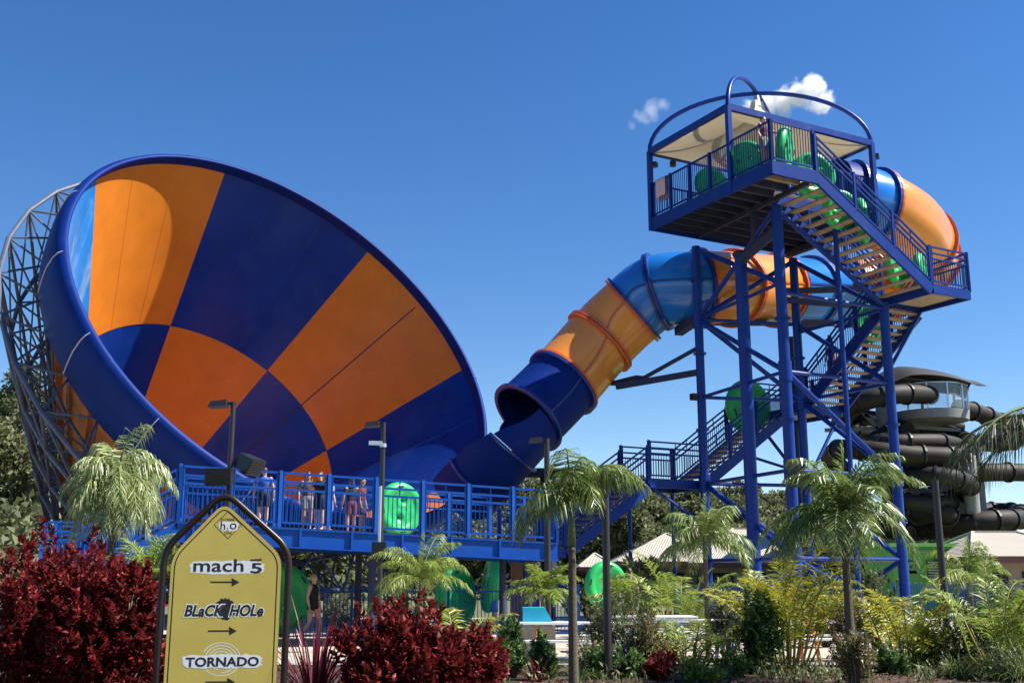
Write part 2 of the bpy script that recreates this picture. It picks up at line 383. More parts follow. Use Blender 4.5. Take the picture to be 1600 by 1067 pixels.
allstr.sort(key=lambda q: (q[0] + q[1]).length_squared + 40 * max(0, 3 - q[0].z) ** 2)
for p, q, r_ in allstr[:100]:
    MB().cyl(p, q, r_, n=6).build('strut', M['steel'], tr)
b = MB()
for p, q, r_ in allstr[100:]: b.cyl(p, q, r_, n=5)
tag(b.build('bracing', M['steel'], tr), kind='stuff')
for i, s_ in enumerate(SS):
    for a in (-118 + 360, -95 + 360):
        p = fp(s_, outr(s_), a - 0)
        if p.z > .3:
            MB().cyl(p, (p.x, p.y, 0), .09, n=10).build('leg', M['steel'], tr, smooth=True, auto=40)

# ------------------------------------------------------------------ tube slide
TR_ = 1.34
tp = [at(1300, 309, 35.9), at(1345, 320, 36.2), at(1385, 335, 36.8), at(1418, 357, 38), at(1438, 390, 40.2), at(1437, 422, 43), at(1400, 447, 44.6), at(1335, 457, 43.8),
      at(1265, 456, 42.2), at(1180, 452, 39.8), at(1130, 450, 38.4), at(1085, 451, 37.8), at(1028, 456, 38.2), at(989, 484, 38.6), at(937, 533, 38.8), at(880, 597, 38.3), at(823, 654, 37.5)]
TS = spline(tp, 12)
tube = thing('tube_slide', 'enclosed tube water slide in orange and blue sections curling down to the funnel', 'water slide', (8, 38, 0))
def pipe_section(pts, r, m, name, parent, th=.05, a0=0, a1=360, n=28):
    fr = frames_up(pts); b = MB()
    A = np.linspace(R(a0), R(a1), n + 1)
    b.grid([[p + a * (r * math.cos(t)) + c * (r * math.sin(t)) for t in A] for p, _, a, c in fr])
    b.grid([[p + a * ((r - th) * math.cos(t)) + c * ((r - th) * math.sin(t)) for t in A[::-1]] for p, _, a, c in fr])
    for q in (fr[0], fr[-1]):
        p, _, a, c = q
        b.grid([[p + a * (r * math.cos(t)) + c * (r * math.sin(t)) for t in A], [p + a * ((r - th) * math.cos(t)) + c * ((r - th) * math.sin(t)) for t in A]])
    if a1 - a0 < 359:
        for t in (A[0], A[-1]):
            b.grid([[p + a * (rr * math.cos(t)) + c * (rr * math.sin(t)) for rr in (r, r - th)] for p, _, a, c in fr])
    return b.build(name, m, parent, smooth=True, auto=50)
def flange(p, t, a, c, r, m, parent, w=.09, h=.13, a0=0, a1=360, n=36):
    b = MB(); A = np.linspace(R(a0), R(a1), n + 1)
    pr = [(-w / 2, r - .02), (-w / 2, r + h), (w / 2, r + h), (w / 2, r - .02)]
    b.grid([[p + t * s_ + a * (rr * math.cos(x)) + c * (rr * math.sin(x)) for s_, rr in pr] for x in A])
    return b.build('flange', m, parent)
def idx(px, lo, hi):         # nearest spline index to image position
    best = None
    for i in range(lo, hi):
        d = TS[i] - EYE; f = d.y * CP + d.z * SP; x = 800 + F * d.x / f; y = 533.5 - F * (-d.y * SP + d.z * CP) / f
        e = (x - px[0]) ** 2 + (y - px[1]) ** 2
        if best is None or e < best[0]: best = (e, i)
    return best[1]
NTS = len(TS)
cuts = [0, idx((1328, 316), 0, 60), idx((1362, 327), 5, 60), 44, 53, 64, 76, idx((1316, 457), 70, 120), idx((1268, 456), 80, 130), idx((1215, 454), 80, 130), idx((1145, 450), 90, 140), idx((1092, 450), 100, 150),
        idx((1028, 456), 120, 170), idx((989, 484), 130, 180), idx((937, 533), 140, NTS), idx((880, 597), 150, NTS), NTS - 1]
cols = ['fib_blue', 'fib_sky', 'fib_orange', 'fib_orange', 'fib_orange', 'fib_blue', 'fib_orange', 'fib_sky', 'fib_sky', 'fib_orange', 'fib_orange', 'fib_sky', 'fib_sky', 'fib_orange', 'fib_orange', 'fib_blue']
FRM = frames_up(TS)
M['fl_or'] = mat('orange_red_flange', (.55, .10, .02), .4); M['fl_bl'] = mat('dark_blue_flange', (.006, .03, .2), .35)
for k in range(len(cuts) - 1):
    i0, i1 = cuts[k], cuts[k + 1]
    if i1 <= i0: continue
    sec = pipe_section(TS[i0:i1 + 1], TR_, M[cols[k]], 'tube_section', tube)
    fm = M['fl_or'] if cols[k] == 'fib_orange' else M['fl_bl']
    p, t, a, c = FRM[i1]; flange(p - t * .06, t, a, c, TR_, fm, sec)
    p, t, a, c = FRM[i0]
    if k: flange(p + t * .06, t, a, c, TR_, M['fl_or'] if cols[k - 1] == 'fib_orange' and cols[k] == 'fib_orange' else fm, sec)
    # long side seam of the two moulded halves
    b = MB(); b.grid([[q + c_ * (TR_ * math.cos(x)) * -1 + a_ * (TR_ * math.sin(x)) for x in (R(-1.5), R(1.5))] + [] for q, _, a_, c_ in [(f[0] + (f[3] * -.03), f[1], f[2], f[3]) for f in FRM[i0:i1 + 1]]])
    b.build('side_seam', fm, sec)
# open trough into the funnel
tq = [at(880, 597, 38.3), at(823, 654, 37.5), at(788, 692, 37.3), at(755, 730, 37.8), at(728, 762, 38.6)]
QS = spline(tq, 8)[8:]; cu = [0, 8, 16, 24]
for k in range(3):
    sec = pipe_section(QS[cu[k]:cu[k + 1] + 1], TR_, M['fib_blue'], 'trough_section', tube, th=.07, a0=80, a1=280)
    p, t, a, c = frames_up(QS)[cu[k + 1]]
    if k < 2: flange(p, t, a, c, TR_, M['fl_bl'], sec, a0=80, a1=280)
# support pillars below the trough and bend
for (px, Y, z1, r_) in ((817, 38.6, 3.0, .42),):
    x = gx(px, Y, 1.5); MB().cyl((x, Y, 0), (x, Y, z1), r_, n=20).build('pillar', M['pillar'], tube, smooth=True, auto=40)
x = gx(856, 39, 3); MB().cyl((x, 39.0, 0), (x, 39.0, 5.2), .26, n=16).build('pillar', M['under'], tube, smooth=True, auto=40)
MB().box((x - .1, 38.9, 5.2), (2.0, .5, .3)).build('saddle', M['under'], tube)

# ------------------------------------------------------------------ launch tower
AZ = R(-28.4); U = Vector((math.sin(AZ), math.cos(AZ), 0)); V = Vector((math.cos(AZ), -math.sin(AZ), 0))
NP = Vector((7.459, 29.439, 0))
def W(a, b_, z): return Vector((NP.x + a * U.x + b_ * V.x, NP.y + a * U.y + b_ * V.y, z))
RUV = Matrix((V, U, Vector((0, 0, 1)))).transposed()      # local x = V, y = U
tw = thing('launch_tower', 'tall blue steel slide tower with canopy platform and zigzag stairs', 'slide tower', tuple(W(3, 3, 0)))
def wbox(a0, a1, b0, b1, z0, z1, name, m, parent=tw):
    return MB().hexa([W(a0, b0, z0), W(a0, b1, z0), W(a1, b1, z0), W(a1, b0, z0), W(a0, b0, z1), W(a0, b1, z1), W(a1, b1, z1), W(a1, b0, z1)]).build(name, m, parent)
ZD = 13.25
# platform decks and fascia beams
wbox(.06, 1.9, .06, 1.62, ZD - .08, ZD, 'deck_board', M['wood']); wbox(1.9, 5.84, .06, 6.14, ZD - .08, ZD, 'deck_board', M['wood'])
for (p, q) in (((0, 0), (5.9, 0)), ((0, 0), (0, 1.68)), ((5.9, 0), (5.9, 6.2)), ((1.95, 6.2), (5.9, 6.2)), ((1.95, 1.74), (1.95, 6.2))):
    A, B = W(*p, ZD - .21), W(*q, ZD - .21); d = (B - A).normalized() * .06
    MB().bar(A - d, B + d, .1, .40).build('edge_beam', M['blue'], tw)
for a in np.arange(.55, 5.8, .58):
    b1 = 1.6 if a < 1.9 else 6.1
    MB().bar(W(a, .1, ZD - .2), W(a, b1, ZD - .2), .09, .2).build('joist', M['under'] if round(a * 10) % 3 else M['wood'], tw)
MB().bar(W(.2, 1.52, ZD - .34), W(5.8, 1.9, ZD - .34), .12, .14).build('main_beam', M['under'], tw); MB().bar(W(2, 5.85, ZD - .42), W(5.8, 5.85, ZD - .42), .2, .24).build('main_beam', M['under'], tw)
# posts and railings
def rail_panel(A, B, H, parent, m, style='full', gap=.11, name='railing_panel', bw=.022):
    A, B = Vector(A), Vector(B); d = B - A; L_ = math.hypot(d.x, d.y); u = d.normalized(); z = Vector((0, 0, 1)); b = MB()
    A = A + d * (.07 / L_); B = B - d * (.07 / L_)
    if style == 'full': lv = [H, .1]; top = H
    else: lv = [H, H - .2, H - .38, .1]; top = H - .38
    for h in lv: b.bar(A + z * h, B + z * h, .05, .05)
    b.bar(A + z * .08, A + z * (H + .0), .045); b.bar(B + z * .08, B + z * H, .045)
    n = max(2, int(L_ / gap))
    for i in range(1, n): p = A + (B - A) * (i / n); b.bar(p + z * .1, p + z * top, bw)
    if style != 'full': p = (A + B) / 2; b.bar(p + z * top, p + z * H, .03)
    return b.build(name, m, parent)
def post(P, H, parent, m, w=.08, z0=-.05): return MB().bar(Vector(P) + Vector((0, 0, z0)), Vector(P) + Vector((0, 0, H)), w, w, up=tuple(V)).build('post', m, parent)
def rails(P, H, parent, m, style, n=None, **k):
    for i in range(len(P) - 1):
        A, B = Vector(P[i]), Vector(P[i + 1]); nn = n or max(1, round((B - A).length / 1.45))
        for j in range(nn):
            a_, b_ = A.lerp(B, j / nn), A.lerp(B, (j + 1) / nn)
            rail_panel(a_, b_, H, parent, m, style, **k); post(a_, H + .05, parent, m)
        if i == len(P) - 2: post(B, H + .05, parent, m)
rails([W(5.85, .03, ZD), W(1.8, .03, ZD)], 1.2, tw, M['blue'], 'full', n=4)
rails([W(1.8, .03, ZD), W(.03, .03, ZD)], 1.25, tw, M['blue'], 'full', n=1)
rails([W(.03, .03, ZD), W(.03, 1.66, ZD)], 1.25, tw, M['blue'], 'full', n=1)
rails([W(5.85, .03, ZD), W(5.85, 6.15, ZD)], 1.2, tw, M['blue'], 'full', n=4)
rails([W(1.97, 2.0, ZD), W(1.97, 6.1, ZD)], 1.2, tw, M['blue'], 'full', n=3)
# roof frame, arches, membrane
ZR = 15.62; ra0, ra1, rb0, rb1 = 1.8, 5.9, 0.0, 6.04
RC = [W(ra0, rb0, ZR), W(ra1, rb0, ZR), W(ra1, rb1, ZR), W(ra0, rb1, ZR)]
for c_ in RC:
    g = Vector((c_.x, c_.y, ZD - .4)); MB().bar(g, c_, .15, .15, up=tuple(V)).build('roof_post', M['blue_post'], tw)
for i in range(4): MB().bar(RC[i], RC[(i + 1) % 4], .13, .2).build('roof_beam', M['blue_post'], tw)
RM = (RC[0] + RC[2]) / 2
def arch(p, q, hz, name):
    pts = [p.lerp(q, (1 - math.cos(math.pi * t / 28)) / 2) + Vector((0, 0, hz * math.sin(math.pi * t / 28))) for t in range(29)]
    MB().tube(pts, .075, 9).build(name, M['blue_post'], tw, smooth=True, auto=50)
arch(RC[1], RC[3], 1.95, 'roof_arch'); arch(RC[0], RC[2], 2.0, 'roof_arch')
b = MB(); P = []
NR_, NT_ = 14, 48
for i in range(NR_ + 1):
    f = i / NR_; row = []
    for k in range(NT_ + 1):
        t = 4 * k / NT_; j = int(t) % 4; fr_ = t - int(t)
        e = RC[j].lerp(RC[(j + 1) % 4], fr_); e = e.lerp(RM, .05 * math.sin(math.pi * fr_)) - Vector((0, 0, .06))
        p = RM.lerp(e, max(f, .055)); h = 1.7 * (1 - f) ** 2.6
        row.append(Vector((p.x, p.y, ZR - .06 + h)))
    P.append(row)
b.grid(P); b.grid([[p + Vector((0, 0, .012)) for p in r[::-1]] for r in P]); b.build('canopy', M['canvas'], tw, smooth=True)
MB().cyl(RM + Vector((0, 0, 1.45)), RM + Vector((0, 0, 1.85)), .16, .1, n=12).build('mast_cap', M['galv'], tw)
for c_ in (RC[1], RC[3]):
    MB().box(c_ + Vector((.18, .1, -.42)), (.16, .2, .16), AZ).build('floodlight', M['black'], tw)
MB().cyl(RC[1].lerp(RC[2], .16) + Vector((0, 0, -.16)), RC[1].lerp(RC[2], .16) + Vector((0, 0, -.34)), .11, n=10).build('camera_dome', M['black'], tw)
# stairs
def flight(a0, a1, b0, z0, b1, z1, H=1.15, near=True, far=True, m=None):
    n = max(3, round(abs(z0 - z1) / .185)); sgn = 1 if b1 > b0 else -1
    for i in range(n):
        t = (i + .5) / n; bb = b0 + (b1 - b0) * t; zz = z0 + (z1 - z0) * (i + 1) / n
        MB().hexa([W(a0 + .05, bb - .14, zz - .045), W(a0 + .05, bb + .14, zz - .045), W(a1 - .05, bb + .14, zz - .045), W(a1 - .05, bb - .14, zz - .045),
                   W(a0 + .05, bb - .14, zz), W(a0 + .05, bb + .14, zz), W(a1 - .05, bb + .14, zz), W(a1 - .05, bb - .14, zz)]).build('tread', M['wood'], tw)
    for a in (a0, a1): MB().bar(W(a, b0, z0 - .2), W(a, b1, z1 - .2), .08, .34).build('stringer', M['blue'], tw)
    for a, on in ((a0, near), (a1, far)):
        if on: rails([W(a, b0, z0), W(a, b1, z1)], H, tw, M['blue'], 'three', n=max(2, round(abs(b1 - b0) / 1.3)))
def landing(a0, a1, b0, b1, z, sides, H=1.2):
    wbox(a0 + .05, a1 - .05, b0 + .05, b1 - .05, z - .08, z, 'landing_board', M['wood'])
    wbox(a0 + .1, a1 - .1, b0 + .1, b1 - .1, z - .16, z - .1, 'soffit', M['wood'])
    cs = [(a0, b0), (a0, b1), (a1, b1), (a1, b0)]
    for i in range(4): MB().bar(W(*cs[i], z - .15), W(*cs[(i + 1) % 4], z - .15), .08, .3).build('edge_beam', M['blue'], tw)
    for s_ in sides: rails([W(*cs[s_], z), W(*cs[(s_ + 1) % 4], z)], H, tw, M['blue'], 'three')
flight(0, 1.95, 1.70, ZD - .02, 6.2, 10.40)
landing(0, 1.95, 6.25, 7.92, 10.40, (0, 1))
def uflight(b0_, b1_, a0, z0, a1, z1, H=1.15):
    n = max(3, round(abs(z0 - z1) / .185))
    for i in range(n):
        t = (i + .5) / n; aa = a0 + (a1 - a0) * t; zz = z0 + (z1 - z0) * (i + 1) / n; q_ = [W(aa - .14, b0_ + .05, zz - .045), W(aa - .14, b1_ - .05, zz - .045), W(aa + .14, b1_ - .05, zz - .045), W(aa + .14, b0_ + .05, zz - .045)]
        MB().hexa(q_ + [p + Vector((0, 0, .045)) for p in q_]).build('tread', M['wood'], tw)
    for bb in (b0_, b1_):
        MB().bar(W(a0, bb, z0 - .2), W(a1, bb, z1 - .2), .08, .34).build('stringer', M['blue'], tw); rails([W(a0, bb, z0), W(a1, bb, z1)], H, tw, M['blue'], 'three', n=3)
uflight(6.25, 7.88, 1.98, 10.25, 5.68, 7.55)
landing(5.72, 8.45, 6.2, 7.9, 7.42, (1, 2))
flight(6.82, 8.45, 6.15, 7.25, 2.5, 4.75)
landing(6.82, 8.45, .3, 2.45, 4.72, (0, 2))
flight(6.82, 8.45, .25, 4.6, -2.9, 2.5)
landing(6.82, 8.45, -4.4, -2.95, 2.45, (0, 2))
for a_, b_, z_ in ((6.9, -4.3, 2.2), (8.3, -4.3, 2.2), (8.3, .5, 4.4), (8.3, 2.3, 4.4), (8.3, 7.8, 7.1)): MB().cyl(W(a_, b_, 0), W(a_, b_, z_), .07, n=10).build('stair_post', M['blue_post'], tw, smooth=True, auto=40)
# columns
CA, CC, CD, CE, CF = (6.56, 2.34), (1.56, 1.52), (5.55, 5.85), (1.58, 5.82), (1.15, 3.48)
def colm(c_, z1, r_, n=18, name='column'):
    o = MB().cyl(W(*c_, 0), W(*c_, z1), r_, n=n).build(name, M['blue_post'], tw, smooth=True, auto=40)
    MB().cyl(W(*c_, 0), W(*c_, .06), r_ + .16, n=n).build('base_plate', M['blue_post'], o); return o
def splices(c_, zs, r_):
    for z in zs: MB().cyl(W(*c_, z - .03), W(*c_, z + .03), r_ + .07, n=16).build('splice_flange', M['blue_post'], tw)
splices(CA, (3.3, 6.4, 9.0, 11.6), .15); splices(CC, (3.2, 6.1, 9.1), .165); splices(CD, (3.3, 9.0), .15); splices(CE, (3.2, 6.2), .15)
colm(CA, 12.8, .15); colm(CC, 12.6, .165); colm(CD, 12.6, .15); colm(CE, 10.1, .15)
MB().cyl(W(*CF, 0), W(*CF, 12.3), .075, n=10).build('thin_post', M['blue_post'], tw, smooth=True, auto=40)
CB = (CA[0] + (CC[0] - CA[0]) * .57, CA[1] + (CC[1] - CA[1]) * .57)
colm(CB, 11.7, .2)
b = MB(); b.ell(W(*CB, 11.7), (.27, .27, .14)); b.build('column_cap', M['under'], tw, smooth=True)
MB().cyl(W(*CB, 11.5), W(*CC, 11.9), .17, n=12).build('yoke', M['under'], tw, smooth=True, auto=40)
MB().cyl(W(CB[0] - .9, CB[1] - .15, 11.6), W(CB[0] - .9, CB[1] - .15, 12.85), .13, n=12).build('yoke', M['under'], tw, smooth=True, auto=40)
def br(c1, z1, c2, z2, r_=.07): MB().cyl(W(*c1, z1), W(*c2, z2), r_, n=8).build('brace', M['blue_post'], tw, smooth=True, auto=40)
for z in (2.1, 4.6, 7.5, 10.2):
    for p, q in ((CA, CC), (CC, CE), (CE, CD), (CD, CA)):
        if z > 9.9 and CE in (p, q): z_ = 9.9
        else: z_ = z
        br(p, z_, q, z_, .06)
for p, z1, q, z2 in ((CA, 12.7, CC, 10.2), (CC, 12.6, CA, 10.2), (CA, 10.2, CC, 7.5), (CA, 4.6, CC, 2.1), (CC, 2.1, CA, .1), (CC, 7.5, CE, 4.6), (CC, 2.1, CE, .1), (CC, 12.5, CE, 10.0),
                     (CE, 2.1, CD, .1), (CD, 2.1, CE, .1), (CD, 7.5, CE, 4.6), (CD, 2.1, CA, .1), (CA, 10.2, CD, 7.5), (CD, 10.2, CE, 7.5), (CD, 12.5, CE, 9.9), (CD, 12.5, CA, 10.2), (CD, 4.6, CE, 2.1), (CA, 4.6, CD, 2.1)):
    br(p, z1, q, z2, .085)
br(CE, 7.9, (1.9, 7.85), 10.1, .06); br(CD, 5.0, (7.2, 4.4), 5.8, .05); br(CD, 4.6, (8.3, 6.3), 7.1, .06); br(CD, 4.6, (5.8, 7.8), 7.1, .06); br(CA, 3.2, (6.9, .5), 4.4, .05); br(CD, 7.2, (6.9, 6.3), 7.2, .08)
for c_, z in ((CC, 2.1), (CC, 4.6), (CC, 7.5), (CA, 4.6), (CA, 10.2), (CE, 4.6), (CD, 7.5)):
    MB().cyl(W(*c_, z - .3), W(*c_, z + .3), .2, n=14).build('collar', M['blue_post'], tw, smooth=True, auto=40)
# brackets holding the tube
wA = W(*CA, 0)
def wp(x, y, z): return Vector((x, y, z))
q1 = at(963, 604, 37.6)
MB().bar((wA.x, wA.y, at(1090, 581, wA.y).z), q1, .16, .2).build('bracket', M['under'], tw)
MB().bar((wA.x, wA.y, at(1089, 542, wA.y).z), at(1003, 592, 37.3), .1, .12).build('bracket', M['under'], tw)
MB().bar(at(1003, 590, 37.3), at(962, 600, 38.8), .5, .14).build('saddle', M['under'], tw)
MB().bar((wA.x, wA.y, 10.25), at(1060, 518, 38), .3, .3).build('saddle', M['under'], tw)
MB().bar(at(1095, 503, 37.9), at(1300, 505, 40.5), .22, .22).build('tube_carrier', M['under'], tw)
MB().bar(at(1215, 468, 36.5), at(1345, 478, 38.6), .16, .2).build('tube_carrier', M['under'], tw)
MB().bar(at(1215, 455, 37.5), at(1350, 452, 39.5), .16, .2).build('tube_carrier', M['under'], tw)
x = gx(1246, 41, 7); MB().cyl((x, 41, 0), (x, 41, 10.6), .2, n=14).build('tube_pillar', M['under'], tw, smooth=True, auto=40)
# ------------------------------------------------------------------ queue deck
dk = thing('queue_deck', 'raised blue steel queue deck in front of the funnel', 'deck', (-3, 26, 0))
DL = Vector((-7.55, 24.86, 2.82)); DR = Vector((1.1, 27.25, 2.42)); dd = (DR - DL).normalized(); dn = Vector((-dd.y, dd.x, 0)).normalized()
def dpt(t, w, z=0): return DL.lerp(DR, t) + dn * w + Vector((0, 0, z))
b = MB(); b.hexa([dpt(0, .05, -.08), dpt(1, .05, -.08), dpt(1, 3.2, -.08), dpt(0, 3.2, -.08), dpt(0, .05), dpt(1, .05), dpt(1, 3.2), dpt(0, 3.2)]); b.build('deck_board', M['wood'], dk)
for w in (0, 3.2): MB().bar(dpt(0, w, -.24), dpt(1, w, -.24), .08, .44).build('edge_beam', M['deckblue'], dk)
for t in (0, 1): MB().bar(dpt(t, .06, -.24), dpt(t, 3.14, -.24), .08, .42).build('edge_beam', M['deckblue'], dk)
b = MB(); b.bar(dpt(0, -.05, -.04), dpt(1, -.05, -.04), .06, .03); b.bar(dpt(0, -.05, -.455), dpt(1, -.05, -.455), .14, .03); b.build('flange_strip', M['deckblue'], dk)
for t in np.linspace(.04, .97, 8):
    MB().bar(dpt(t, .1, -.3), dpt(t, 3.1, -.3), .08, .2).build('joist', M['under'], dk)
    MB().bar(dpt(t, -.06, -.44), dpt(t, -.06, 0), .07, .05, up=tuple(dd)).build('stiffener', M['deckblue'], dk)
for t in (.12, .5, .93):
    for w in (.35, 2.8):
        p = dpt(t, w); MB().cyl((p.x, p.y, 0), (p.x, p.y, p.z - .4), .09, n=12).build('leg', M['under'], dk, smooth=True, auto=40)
rails([dpt(0, 0), dpt(1, 0)], 1.24, dk, M['deckblue'], 'three', n=8, gap=.12)
rails([dpt(0, 3.15), dpt(.9, 3.15)], 1.24, dk, M['deckblue'], 'three', n=7, gap=.12)
rails([dpt(1, 0), dpt(1, .9)], 1.24, dk, M['deckblue'], 'three', n=1)
rails([dpt(1, 3.15), dpt(1, 2.9)], 1.24, dk, M['deckblue'], 'full', n=1)
# steps down to the left
w0, w1 = 0, 2.0; NST = 7; sd = -dd; sd = Vector((sd.x, sd.y, 0)).normalized()
for i in range(NST):
    c_ = DL + sd * (.15 + .3 * i) + Vector((0, 0, -.18 * (i + 1))); q_ = [c_ - sd * .14 + dn * w0, c_ + sd * .14 + dn * w0, c_ + sd * .14 + dn * w1, c_ - sd * .14 + dn * w1]
    MB().hexa(q_ + [q + Vector((0, 0, .05)) for q in q_]).build('tread', M['wood'], dk)
for w in (w0, w1):
    A = DL + dn * w; B = A + sd * .3 * NST + Vector((0, 0, -.18 * NST)); MB().bar(A + Vector((0, 0, -.2)), B + Vector((0, 0, -.2)), .08, .3).build('stringer', M['deckblue'], dk)
    rails([A, B], 1.2, dk, M['deckblue'], 'three', n=2)
    rails([B, B + sd * .7], 1.2, dk, M['deckblue'], 'three', n=1)
B = DL + sd * .3 * NST + Vector((0, 0, -.18 * NST))
MB().hexa([B + dn * .05 + Vector((0, 0, -.2)), B + sd * .75 + dn * .05 + Vector((0, 0, -.2)), B + sd * .75 + dn * 1.95 + Vector((0, 0, -.2)), B + dn * 1.95 + Vector((0, 0, -.2)), B + dn * .05, B + sd * .75 + dn * .05, B + sd * .75 + dn * 1.95, B + dn * 1.95]).build('landing_board', M['deckblue'], dk)
for w in (.1, 1.9):
    p = B + sd * .6 + dn * w; MB().cyl((p.x, p.y, 0), (p.x, p.y, p.z - .2), .06, n=10).build('leg', M['deckblue'], dk)

# ------------------------------------------------------------------ baking of rounded shapes (voxel-fused)
BAKE = []
def fuse(mb, voxel, smooth=4):
    me = bpy.data.meshes.new('tmp'); me.from_pydata(mb.v, [], mb.f); o = bpy.data.objects.new('tmp', me); COL.objects.link(o)
    m = o.modifiers.new('r', 'REMESH'); m.mode = 'VOXEL'; m.voxel_size = voxel; m.use_smooth_shade = True
    m2 = o.modifiers.new('s', 'SMOOTH'); m2.iterations = smooth; m2.factor = .5
    dg = bpy.context.evaluated_depsgraph_get(); out = bpy.data.meshes.new_from_object(o.evaluated_get(dg))
    bpy.data.objects.remove(o); bpy.data.meshes.remove(me); return out

# ------------------------------------------------------------------ green rafts
def make_raft():
    b = MB(); N = 40
    def torus(cx, cz, Rm, rm, n=N):
        b.tube([(cx + Rm * math.cos(2 * math.pi * i / n), 0, cz + Rm * math.sin(2 * math.pi * i / n)) for i in range(n)], rm, 14, closed=True)
    torus(0, 1, .78, .235, 48)
    for k in range(4): b.ell((.56 * math.cos(R(90 * k)), 0, 1 + .56 * math.sin(R(90 * k))), (.22, .15, .22))
    for k in range(2): torus(.35 * (1 - 2 * k), 1, .27, .19)
    for sg_ in (-1, 1):
        b.ell((0, 0, 1 + sg_ * .5), (.62, .17, .27)); b.ell((0, 0, 1 + sg_ * .28), (.30, .17, .2)); b.ell((sg_ * .62, 0, 1), (.2, .17, .4))
    b.ell((0, 0, 1), (.25, .14, .25))
    t = thing('raft', 'x', 'raft', (0, 0, 0), 'green inflatable cloverleaf rafts')
    me = fuse(b, .04, 14); link_mesh('tube_ring', me, M['raft'], t)
    for k in range(4):
        a = R(90 * k + 20); c = Vector((.83 * math.cos(a), -.19, 1 + .83 * math.sin(a))); d = Vector((-math.sin(a), 0, math.cos(a)))
        h = MB(); h.tube([c - d * .14, c - d * .08 + Vector((0, -.06, 0)), c + d * .08 + Vector((0, -.06, 0)), c + d * .14], .022, 6); h.build('handle', M['raftdark'], t)
    return t
raft0 = make_raft(); used = [False]
def raft(loc, rz, tilt, sc, label, roll=0):
    o = raft0 if not used[0] else copy_tree(raft0); used[0] = True
    o.location = loc; o.rotation_euler = (R(tilt), R(roll), R(rz)); o.scale = (sc,) * 3; o['label'] = label
    e = Matrix.Rotation(R(rz), 3, 'Z') @ Matrix.Rotation(R(roll), 3, 'Y') @ Vector((0, 0, sc)); o.location = Vector(loc) + Vector((0, 0, sc)) - e; return o
raft(W(3.6, .75, ZD + .02), 200, 6, .58, 'dark green raft behind the left platform railing under the canopy', 60)
raft(W(1.5, .35, ZD + .02), 330, 4, .58, 'bright green raft standing just inside the near platform corner')
raft(W(.5, .85, ZD + .02), 65, 8, .66, 'green raft standing edge on at the platform rail facing the stairs', 10)
raft(W(1.2, 1.5, ZD - .1), 28, -12, .52, 'low green raft lying back between the platform corner and the stairs')
raft(W(.75, 2.3, 12.75), 10, 0, .72, 'green raft carried at the very top of the upper stairs')
raft(W(1.0, 3.5, 12.0), 20, 10, .62, 'upper of the two green rafts at the middle of the upper stairs', 15)
raft(W(.7, 4.25, 11.6), 75, -5, .72, 'lower of the two green rafts at the middle of the upper stairs', 25)
raft(W(1.0, 5.9, 10.5), 40, 0, .60, 'green raft near the foot of the upper stairs')
raft(W(.8, 6.7, 10.42), 60, 0, .62, 'green raft standing on the outer stair landing')
raft(W(3.3, 7.0, 9.25), 10, 5, .66, 'green raft seen through the treads of the middle stairs')
raft(W(7.6, 5.25, 6.55), 28, 0, .98, 'large green raft on the lower tower stairs seen against the sky')
raft(dpt(.605, 2.3, .02), 40, 0, .70, 'green raft standing on the blue queue deck behind the lamp post', 105)
raft((gx(436, 28.2), 28.2, .25), 30, 0, .82, 'big green raft half hidden behind the yellow sign', 70)
raft((gx(712, 33), 33, .02), 60, 0, .95, 'green raft behind the red bush and the small palm')
raft((gx(761, 33), 33, .55), 100, 8, .84, 'green raft carried upright by the shirtless person near the orange pillar')
raft((gx(948, 29), 29, .75), 25, 0, .62, 'green raft beside the thin dark double lamp post', 120)

